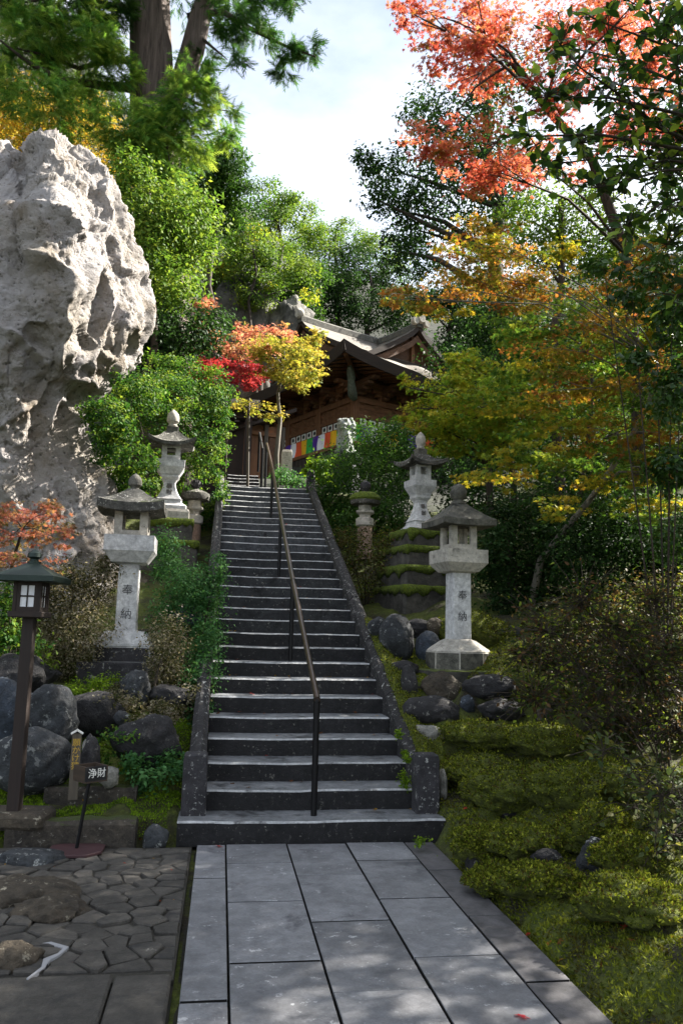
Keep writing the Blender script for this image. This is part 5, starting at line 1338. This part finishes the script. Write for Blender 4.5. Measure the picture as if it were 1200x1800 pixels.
maple('red maple with glowing leaves at the upper right', b2, [b2, at(1120, 700, 11.4), at(1100, 450, 11.2), at(1040, 280, 11), at(960, 190, 10.8), at(900, 110, 10.6)],
      [(820, 28, 110, 24), (905, 90, 120, 26), (800, 105, 70, 24), (960, 160, 90, 30), (765, 245, 65, 20), (850, 270, 100, 30), (960, 290, 75, 22), (1080, 80, 110, 44), (1150, 200, 80, 50), (720, 12, 40, 12), (1000, 30, 80, 30), (850, 60, 70, 22), (880, 300, 60, 16), (740, 30, 50, 14), (830, 140, 60, 20), (1100, 20, 90, 30)], 10.4, 420, .055, 'maple_red', r0=.12, jy=1.4, flat=.22)
b3 = gp(488, 800, 18.6)
maple('small maple at the stair head turning from pink to yellow', b3, [b3, at(486, 800, 18.6), at(492, 740, 18.6), at(488, 690, 18.5), at(500, 650, 18.4)], [(510, 640, 55, 20), (478, 622, 50, 18), (545, 618, 26, 26), (530, 668, 38, 14), (470, 652, 40, 14), (445, 715, 45, 10), (500, 600, 40, 16), (550, 655, 22, 12)], 18.2, 1100, .06, 'maple_soft', r0=.07, bark='bark_pale',
      extra=[([(440, 612, 36, 14), (468, 592, 46, 14), (410, 622, 26, 12), (500, 585, 30, 12), (425, 590, 20, 12)], 'maple_pink')])
b4 = gp(395, 800, 17.6)
maple('crimson maple branch below the pink one beside the big green bush', b4, [b4, at(398, 760, 17.6), at(404, 700, 17.6), at(402, 665, 17.5)], [(400, 655, 56, 14), (368, 640, 34, 10), (440, 672, 30, 12), (350, 652, 20, 8), (425, 645, 30, 8)], 17.2, 1500, .055, 'maple_crimson', r0=.05)
b5 = gp(340, 800, 20)
maple('pale pink maple branch in front of the cliff left of the hall', b5, [b5, at(345, 700, 20), at(352, 600, 20), at(350, 550, 20)], [(348, 540, 34, 14), (335, 600, 22, 12), (375, 600, 30, 10), (360, 580, 22, 10)], 20, 1800, .07, 'maple_pink', r0=.06)
b6 = gp(10, 1000, 8.8)
maple('small pink leaved maple behind the lamp post roof', b6, [b6, at(12, 1040, 8.8), at(25, 980, 8.7), at(40, 930, 8.6)], [(20, 935, 50, 24), (62, 925, 48, 22), (92, 895, 36, 16), (40, 985, 55, 16), (112, 950, 28, 14), (10, 900, 40, 16), (80, 1000, 40, 10)], 8.5, 480, .034, 'maple_pink_dull', r0=.03, jy=.3)
# --- shrubs
def shrub(label, lst, Y, per, size, palette, shape='oval', mat='leaf', jy=.4, flat_=.8, name='shrub', cat='shrub', up=.45, spread=.3, depth=1.0, twig=True, **k):
    cl = pclumps(lst, Y, depth, jy); cx_ = sum(c[0][0] for c in cl) / len(cl); cy_ = sum(c[0][1] for c in cl) / len(cl)
    b = Vector((cx_, cy_, min(g1(cx_, cy_) - .05, min(c[0][2] for c in cl)))); t = thing(name, label, cat, b)
    foliage('leaves', cl, per, size, palette, shape, t, mat, spread, flat_, up, **k)
    if twig:
        for c, r, w_ in cl[:8]:
            c = Vector(c); m = b.lerp(c, .5) + Vector((0, 0, .05)); B().tube([b, m, c], [.012, .008, .004], 5).build('stem', 'bark', t)
    return t
shrub('big sunlit green bush filling the left bank behind the lanterns', [(300, 650, 58, 36, 1), (235, 690, 62, 42, -1.5), (335, 700, 68, 46, 1), (190, 740, 45, 45, -2.3), (275, 760, 78, 46, .6), (372, 680, 40, 40, 1), (220, 800, 55, 42, -2.0), (352, 790, 52, 48, .8), (310, 845, 56, 36, 1.2), (235, 850, 45, 26, -1.5), (385, 750, 22, 40, .8), (290, 690, 60, 40, 0), (330, 900, 50, 50, 1.4), (380, 870, 16, 60, 1)], 14.6, 1700, .058, 'bush', spread=.17, flat_=.5)
shrub('dry twiggy shrub with pale seed heads left of the square lantern', [(105, 1060, 55, 50), (75, 1120, 45, 50), (150, 1110, 42, 48), (170, 1040, 36, 36), (60, 1040, 40, 40), (125, 1165, 50, 26), (190, 1000, 30, 26), (130, 1010, 40, 30)], 9.3, 2600, .030, 'drybrush', name='dry_shrub')
shrub('dry shrub spilling over the plinth right of the square lantern', [(292, 1130, 28, 50), (284, 1180, 30, 30), (300, 1205, 30, 36), (250, 1196, 16, 10), (270, 1220, 26, 18), (285, 1250, 30, 20, -.9), (225, 1238, 28, 14, -.7), (340, 1230, 20, 26, -.4), (180, 1232, 26, 10, -.9), (250, 1268, 26, 12, -1.2), (205, 1215, 20, 12, -.5)], 8.7, 2600, .028, 'drybrush', name='dry_shrub', jy=.25)
shrub('feathery dark green nandina bushes along the left kerb', [(330, 1030, 52, 32), (310, 1080, 40, 36), (352, 1085, 34, 46), (362, 1140, 24, 46, -.3), (348, 1200, 28, 46, -.6), (368, 1050, 20, 30), (380, 1000, 14, 24), (335, 1275, 22, 34, -1.0), (355, 1250, 16, 30, -1.0), (300, 1000, 30, 24, .6), (290, 960, 30, 26, 1.5)], 9.3, 2600, .034, 'nandina', name='nandina_shrub', jy=.2)
shrub('low ferns under the dark boulder left of the newel', [(270, 1360, 46, 18), (310, 1345, 24, 24), (250, 1380, 24, 10), (230, 1330, 14, 24)], 7.1, 1000, .04, 'nandina', name='fern', cat='fern', jy=.1, twig=False)
shrub('light green ferns and weeds behind the lamp post', [(18, 1060, 40, 34), (30, 1130, 42, 30), (8, 1100, 34, 40), (60, 1165, 30, 16)], 8.4, 800, .05, 'bush', name='fern', cat='fern', jy=.2)
shrub('small weeds in the moss bed behind the tablet', [(195, 1300, 24, 18), (222, 1320, 20, 16), (190, 1330, 18, 14), (230, 1290, 24, 14)], 7.3, 700, .035, 'bush', name='weed_patch', cat='weeds', jy=.1, twig=False)
shrub('yellowish ground cover above the broad dark boulder', [(160, 1206, 40, 9), (190, 1200, 40, 8), (130, 1214, 24, 8)], 8.3, 1800, .03, 'moss_bright', name='ground_cover_plant', cat='plant', jy=.1, twig=False)
shrub('dense rounded azalea below the hall, right of the stair head', [(620, 830, 62, 46), (680, 800, 56, 46), (592, 872, 36, 36), (655, 880, 60, 46), (708, 850, 38, 46), (645, 772, 40, 26), (690, 762, 40, 22), (720, 800, 30, 40), (600, 920, 34, 30, -.8), (690, 910, 50, 36, -.5)], 16.8, 1900, .06, 'ever')
shrub('grey green azalea under the round mossy lantern', [(642, 960, 46, 30), (618, 985, 34, 26), (662, 1000, 36, 36), (640, 1030, 36, 18), (610, 950, 20, 24), (690, 960, 30, 30)], 12.9, 1500, .04, 'twig_leaf', jy=.3)
shrub('bright young leafy plant at the top right of the stairs', [(560, 822, 20, 16), (572, 835, 14, 12), (548, 830, 12, 12)], 17.6, 2500, .11, 'moss_bright', name='leafy_plant', cat='plant', jy=.1, up=.6)
shrub('low dark green plants between the upper flight and the kerb', [(495, 838, 26, 16), (520, 845, 20, 10)], 18, 2500, .06, 'nandina', name='leafy_plant', cat='plant', jy=.1)
shrub('ivy and weeds growing on the right kerb by the lowest steps', [(712, 1370, 6, 18), (716, 1330, 7, 12), (700, 1290, 6, 10), (735, 1430, 14, 8), (726, 1400, 6, 12)], 6.95, 5000, .022, 'moss_bright', name='creeper', cat='creeper', jy=.05, twig=False)
shrub('fresh green weeds at the mossy corner of the path', [(770, 1500, 30, 10), (790, 1520, 30, 12), (752, 1480, 20, 6)], 6.3, 1800, .022, 'moss_bright', name='weed_patch', cat='weeds', jy=.1, twig=False)

# --- twiggy shrub on the right bank: bare stems with scattered leaves
def twiggy(label, base, goals, Y, leaf_n, size, palette, name, bark='bark', seed=1, big=0, r0=.02, twigs=26, mat='leaf', shape='big', cat='shrub', spread=.35, gy=.9, hub=None):
    rs = random.Random(seed); t = thing(name, label, cat, base); P = []; D = []
    if hub is not None: B().tube([base, Vector(base).lerp(hub, .5) + Vector((.2, 0, 0)), hub], [.09, .07, .05], 8).build('trunk', bark, t, smooth=2)
    for gx, gy_, gr in goals:
        end = at(gx, gy_, Y + rs.uniform(-gy, gy)); st = Vector(hub if hub is not None else base) + Vector((rs.uniform(-.15, .15), rs.uniform(-.15, .15), 0))
        m = st.lerp(end, .5) + Vector((rs.uniform(-.15, .15), rs.uniform(-.15, .15), .12))
        main = [st, st.lerp(m, .5) + Vector((0, 0, .05)), m, m.lerp(end, .5) + Vector((rs.uniform(-.06, .06), 0, .05)), end]
        B().tube(main, [r0, r0 * .8, r0 * .6, r0 * .4, r0 * .2], 5).build('stem', bark, t)
        s = gr * Y / FPX; tb = B()
        for k in range(twigs):
            a = main[2].lerp(end, rs.random() * 1.0) if rs.random() < .5 else end
            d = Vector((rs.gauss(0, 1), rs.gauss(0, .8), rs.gauss(.15, .8))).normalized(); ln = s * rs.uniform(.5, 1.2)
            p1 = a + d * ln * .5 + Vector((0, 0, .02)); p2 = a + d * ln + Vector((rs.uniform(-.05, .05), 0, -.03 * ln))
            tb.tube([a, p1, p2], [.0045, .0035, .002], 3)
            for j in range(leaf_n):
                f = rs.uniform(.15, 1); q_ = a.lerp(p1, f * 2) if f < .5 else p1.lerp(p2, f * 2 - 1)
                P.append(q_ + Vector((rs.gauss(0, .012), rs.gauss(0, .012), rs.gauss(0, .012)))); D.append(d + Vector((rs.gauss(0, .7), rs.gauss(0, .7), rs.gauss(0, .6))))
        o = tb.build('twig', bark, t); o['kind'] = 'stuff'
    P = np.array(P); D = np.array(D); n = len(P); N = RNG.normal(size=(n, 3)) * .6 + np.array((0, -.2, .8))
    if big:
        # the largest leaves, one object each, sharing four meshes
        protos = []
        for k in range(5):
            c = pick(palette, 1)
            o = leaves('leaf', np.zeros((1, 3)), np.array([[0, 0, 1.]]), np.array([[0, 1., 0]]), 1.0, c, shape, mat); protos.append(o.data); bpy.data.objects.remove(o)
        order = RNG.permutation(n)[:big]
        for i in order:
            o = bpy.data.objects.new('leaf', protos[rs.randrange(5)]); C.objects.link(o); o.parent = t
            z_ = Vector(N[i]).normalized(); d_ = Vector(D[i]); y_ = (d_ - z_ * d_.dot(z_)).normalized(); x_ = y_.cross(z_)
            sc = size * rs.uniform(.7, 1.25); p = Vector(P[i]) - Vector(base)
            o.matrix_local = Matrix(((x_.x * sc, y_.x * sc, z_.x * sc, p.x), (x_.y * sc, y_.y * sc, z_.y * sc, p.y), (x_.z * sc, y_.z * sc, z_.z * sc, p.z), (0, 0, 0, 1)))
        keep = np.ones(n, bool); keep[order] = False; P, N, D, n = P[keep], N[keep], D[keep], int(keep.sum())
    if n:
        o = leaves('leaves', P, N, D, size * RNG.uniform(.6, 1.15, n), pick(palette, n), shape, mat, t); o['kind'] = 'stuff'
    return t
gb = gp(1180, 1300, 6.6)
twiggy('straggly twiggy shrub with brown and green leaves on the right bank', gb, [(960, 1110, 90), (1020, 1060, 90), (1080, 1100, 90), (1150, 1060, 90), (980, 1180, 90), (1060, 1180, 100), (1130, 1180, 90), (940, 1230, 70), (1030, 1260, 90), (1110, 1270, 90), (1180, 1150, 80), (1190, 1280, 80), (1000, 1330, 70), (920, 1150, 60), (1100, 1350, 80)], 7.0, 8, .05, 'twig_leaf', 'straggly_shrub', seed=4, big=0, r0=.010, twigs=80)
gb2 = gp(1230, 1500, 5.2)
twiggy('low shrub with larger round dull leaves at the right edge of the bank', gb2, [(1110, 1420, 60), (1160, 1400, 60), (1180, 1470, 60), (1130, 1380, 60), (1190, 1540, 50), (1150, 1500, 50), (1060, 1320, 50)], 5.2, 4, .055, 'round_leaf', 'round_leaved_shrub', seed=9, big=110, r0=.008, twigs=24, gy=.4)
shrub('dark leafy undergrowth behind the straggly shrub on the right bank', [(1000, 1120, 90, 60, .8), (1100, 1100, 90, 70, 1), (1180, 1180, 70, 90, .6), (1060, 1200, 90, 60, .5), (960, 1200, 50, 40, .4), (1130, 1290, 80, 60, .2), (1190, 1330, 60, 80, 0), (1180, 1060, 60, 60, 1)], 7.6, 700, .05, 'twig_leaf', name='undergrowth_shrub')
# --- glossy camellia boughs hanging in from the upper right
cbp = Vector((5.6, 4.6, g1(5.6, 4.6) - .1)); hub = at(1420, 330, 4.6)
twiggy('camellia boughs with large glossy dark leaves hanging in at the upper right', cbp, [(960, 170, 60), (1020, 120, 70), (1090, 150, 80), (1150, 60, 90), (1190, 220, 90), (930, 240, 50), (1020, 250, 70), (1100, 300, 80), (1180, 360, 80), (1050, 330, 60), (1130, 230, 90), (985, 80, 60), (1060, 40, 80), (1190, 120, 90), (1170, 430, 70), (1100, 400, 60), (1190, 520, 60), (1120, 10, 70), (1190, 20, 80), (1080, 200, 80), (1160, 300, 80), (960, 290, 50)], 4.6, 4, .092, 'camellia', 'camellia_tree', seed=12, big=300, r0=.022, twigs=24, mat='leaf_gloss', cat='camellia tree', gy=.55, hub=hub)
shrub('dark evergreen boughs reaching in low along the right edge of the view', [(1180, 560, 46, 50), (1195, 690, 50, 60), (1150, 480, 50, 26), (1110, 520, 40, 16), (1175, 830, 46, 40), (1190, 950, 50, 40), (1120, 640, 40, 16), (1060, 470, 40, 14)], 7.2, 520, .07, 'ever', name='evergreen_bough', cat='branch', mat='leaf_gloss', jy=.4)
for lab, x, y, r, p in (('leafy shrub on the slope above the moss bank, nearest the paving', 6.4, 4.8, .8, 'ever'), ('olive shrub on the slope right of the straggly one', 6.9, 6.4, .9, 'twig_leaf'), ('dark shrub high on the slope right of the lanterns', 7.6, 10.6, 1.0, 'ever_dark'), ('low green shrub at the top of the moss bank', 5.7, 3.4, .6, 'ever_dark')):
    zb = g1(x, y); t = thing('shrub', lab, 'shrub', (x, y, zb)); rs = random.Random(int(x * 9))
    foliage('leaves', [((x + rs.uniform(-.6, .6) * r, y + rs.uniform(-.6, .6) * r, zb + r * rs.uniform(.3, .9)), (r * .6, r * .6, r * .45), 1.0) for k in range(7)], 350, .055, p, 'oval', t)
    B().tube([(x, y, zb - .1), (x + .1, y, zb + r * .5), (x, y + .1, zb + r)], [.03, .02, .008], 5).build('stem', 'bark', t)
# --- tall trees on the slope to the right of the view, whose shade falls over the stairs; the low and rear ones are added for shade
for lab, x, y, h, r, p in (('tall evergreen on the slope level with the foot of the steps', 9.2, 8.0, 8.6, 2.7, 'ever_dark'), ('unseen low evergreen added on the slope to shade the straggly shrub', 7.7, 8.6, 5.0, 1.7, 'ever'), ('tall evergreen on the slope beside the head of the steps', 13.2, 16.0, 7.6, 2.9, 'ever_dark'),
    ('spreading maple on the slope beside the paved path', 8.0, 4.2, 7.5, 2.5, 'maple_olive'), ('unseen tall evergreen added behind the viewer to shade the path', 4.8, -.5, 9, 3.4, 'ever_dark')):
    zb = g1(x, y); cl = []
    rs = random.Random(int(x * 10))
    for k in range(16):
        a = k * 2.4; rr = r * sqrt((k + .5) / 16); cl.append(((x + rr * cos(a), y + rr * sin(a), zb + h * .72 + rs.uniform(-.24, .26) * h), (r * .42, r * .42, r * .26), 1.0))
    tree('shade_tree', lab, 'tree', (x, y, zb - .2), (x, y, zb + h * .95), cl, 800 if y < 0 else 300, .15, p, r0=.25, r1=.06, limbs_n=10)

# ------------------------------------------------------------------ moss blades, litter
def scatter_ground(name, n, xr, yr, size, palette, shape, keep=None, lift=0.0, mat='moss_blade', up=1.0):
    X = RNG.uniform(*xr, n); Y = RNG.uniform(*yr, n)
    if keep is not None:
        k = keep(X, Y); X, Y = X[k], Y[k]
    e = .02; Z = G(X, Y); Nn = norm(np.stack([-(G(X + e, Y) - Z) / e, -(G(X, Y + e) - Z) / e, np.ones_like(Z)], 1))
    P = np.stack([X, Y, Z + lift], 1); n = len(P)
    if shape == 'tri': D = Nn + RNG.normal(size=(n, 3)) * .45; N = RNG.normal(size=(n, 3))
    else: N = Nn + RNG.normal(size=(n, 3)) * .35; D = RNG.normal(size=(n, 3))
    ck = (np.floor((vnoise(X, Y, 3.1, 5) + vnoise(X, Y, 9, 6) + 2) * 4)).astype(int)
    o = leaves(name, P, N, D, size * RNG.uniform(.5, 1.3, n), pick(palette, n, ck), shape, mat); o['kind'] = 'stuff'; return o
patch = lambda X, Y: (vnoise(X, Y, 1.3, 8) + .5 * vnoise(X, Y, 4, 9)) > -.35
scatter_ground('moss', 300000, (1.72, 6.4), (1.6, 9.8), .021, 'moss', 'tri', patch)
scatter_ground('moss', 70000, (-3.2, -.25), (6.66, 8.2), .019, 'moss_bright', 'tri', patch)
def scatter_mesh(objs, per, size, palette):
    Ps = []; Ns = []
    for o in objs:
        me = o.data; v = np.zeros(len(me.vertices) * 3); me.vertices.foreach_get('co', v); v = v.reshape(-1, 3)
        n = np.zeros(len(me.vertices) * 3); me.vertices.foreach_get('normal', n); n = n.reshape(-1, 3)
        idx = RNG.integers(0, len(v), per); idx = idx[n[idx, 2] > -.1]
        R = np.array(o.rotation_euler.to_matrix()); s = np.abs(v).max() * .06
        P = (v[idx] + RNG.normal(size=(len(idx), 3)) * s * .5) @ R.T + np.array(o.location); Ps.append(P); Ns.append(n[idx] @ R.T)
    P = np.concatenate(Ps); N = np.concatenate(Ns); k = len(P)
    o = leaves('moss', P, RNG.normal(size=(k, 3)), N + RNG.normal(size=(k, 3)) * .45, size * RNG.uniform(.5, 1.3, k), pick(palette, k), 'tri', 'moss_blade'); o['kind'] = 'stuff'
scatter_mesh(MOUNDS, 11000, .021, 'moss')
V_ = np.array([tuple(v.co + v.normal * .0) for v in KM.data.vertices]) + np.array(stair.location); N_ = np.array([tuple(v.normal) for v in KM.data.vertices])
k_ = RNG.integers(0, len(V_), 26000); k_ = k_[N_[k_, 2] > .1]; P_ = V_[k_] + RNG.normal(size=(len(k_), 3)) * .010
o = leaves('moss', P_, RNG.normal(size=P_.shape), N_[k_] + RNG.normal(size=P_.shape) * .5, .019 * RNG.uniform(.5, 1.3, len(P_)), pick('moss', len(P_)), 'tri', 'moss_blade'); o['kind'] = 'stuff'
scatter_ground('fallen_leaves', 420, (1.75, 5), (2.5, 9), .045, 'litter', 'maple', None, .012, 'leaf')
scatter_ground('fallen_leaves', 160, (-3, -.2), (4.2, 7.5), .035, 'litter', 'oval', None, .05, 'leaf')
for lab, x, y, c in (('single red maple leaf lying on the paving', 1.32, 3.56, 'maple_crimson'), ('red leaf against the lowest step on the left', .03, 6.42, 'maple_red'), ('yellow leaf lying on the path edge stone', 1.71, 4.05, 'maple_yellow')):
    o = leaves('fallen_leaf', np.array([[x, y, .012]]), np.array([[.1, .1, 1.]]), np.array([[1., .6, 0]]), .06, pick(c, 1), 'maple', 'leaf'); tag(o, lab, 'leaf')
for lab_n, xr_, yr_ in (('fallen_leaves', (XL, XR), (6.5, 16)),):
    n = 90; Y_ = RNG.uniform(*yr_, n); k_ = np.floor((Y_ - Y0) / RUN); Y_ = np.where(RNG.random(n) < .7, Y0 + RUN * (k_ + 1) - .03, Y_); X_ = RNG.uniform(*xr_, n); Z_ = Z0 + RISE * np.clip(np.floor((Y_ - Y0) / RUN), 0, NST - 1) + .008
    o = leaves('fallen_leaves', np.stack([X_, Y_, Z_], 1), np.array([[0, 0, 1.]]) + RNG.normal(size=(n, 3)) * .2, RNG.normal(size=(n, 3)), RNG.uniform(.025, .05, n), pick('litter', n), 'maple', 'leaf'); o['kind'] = 'stuff'
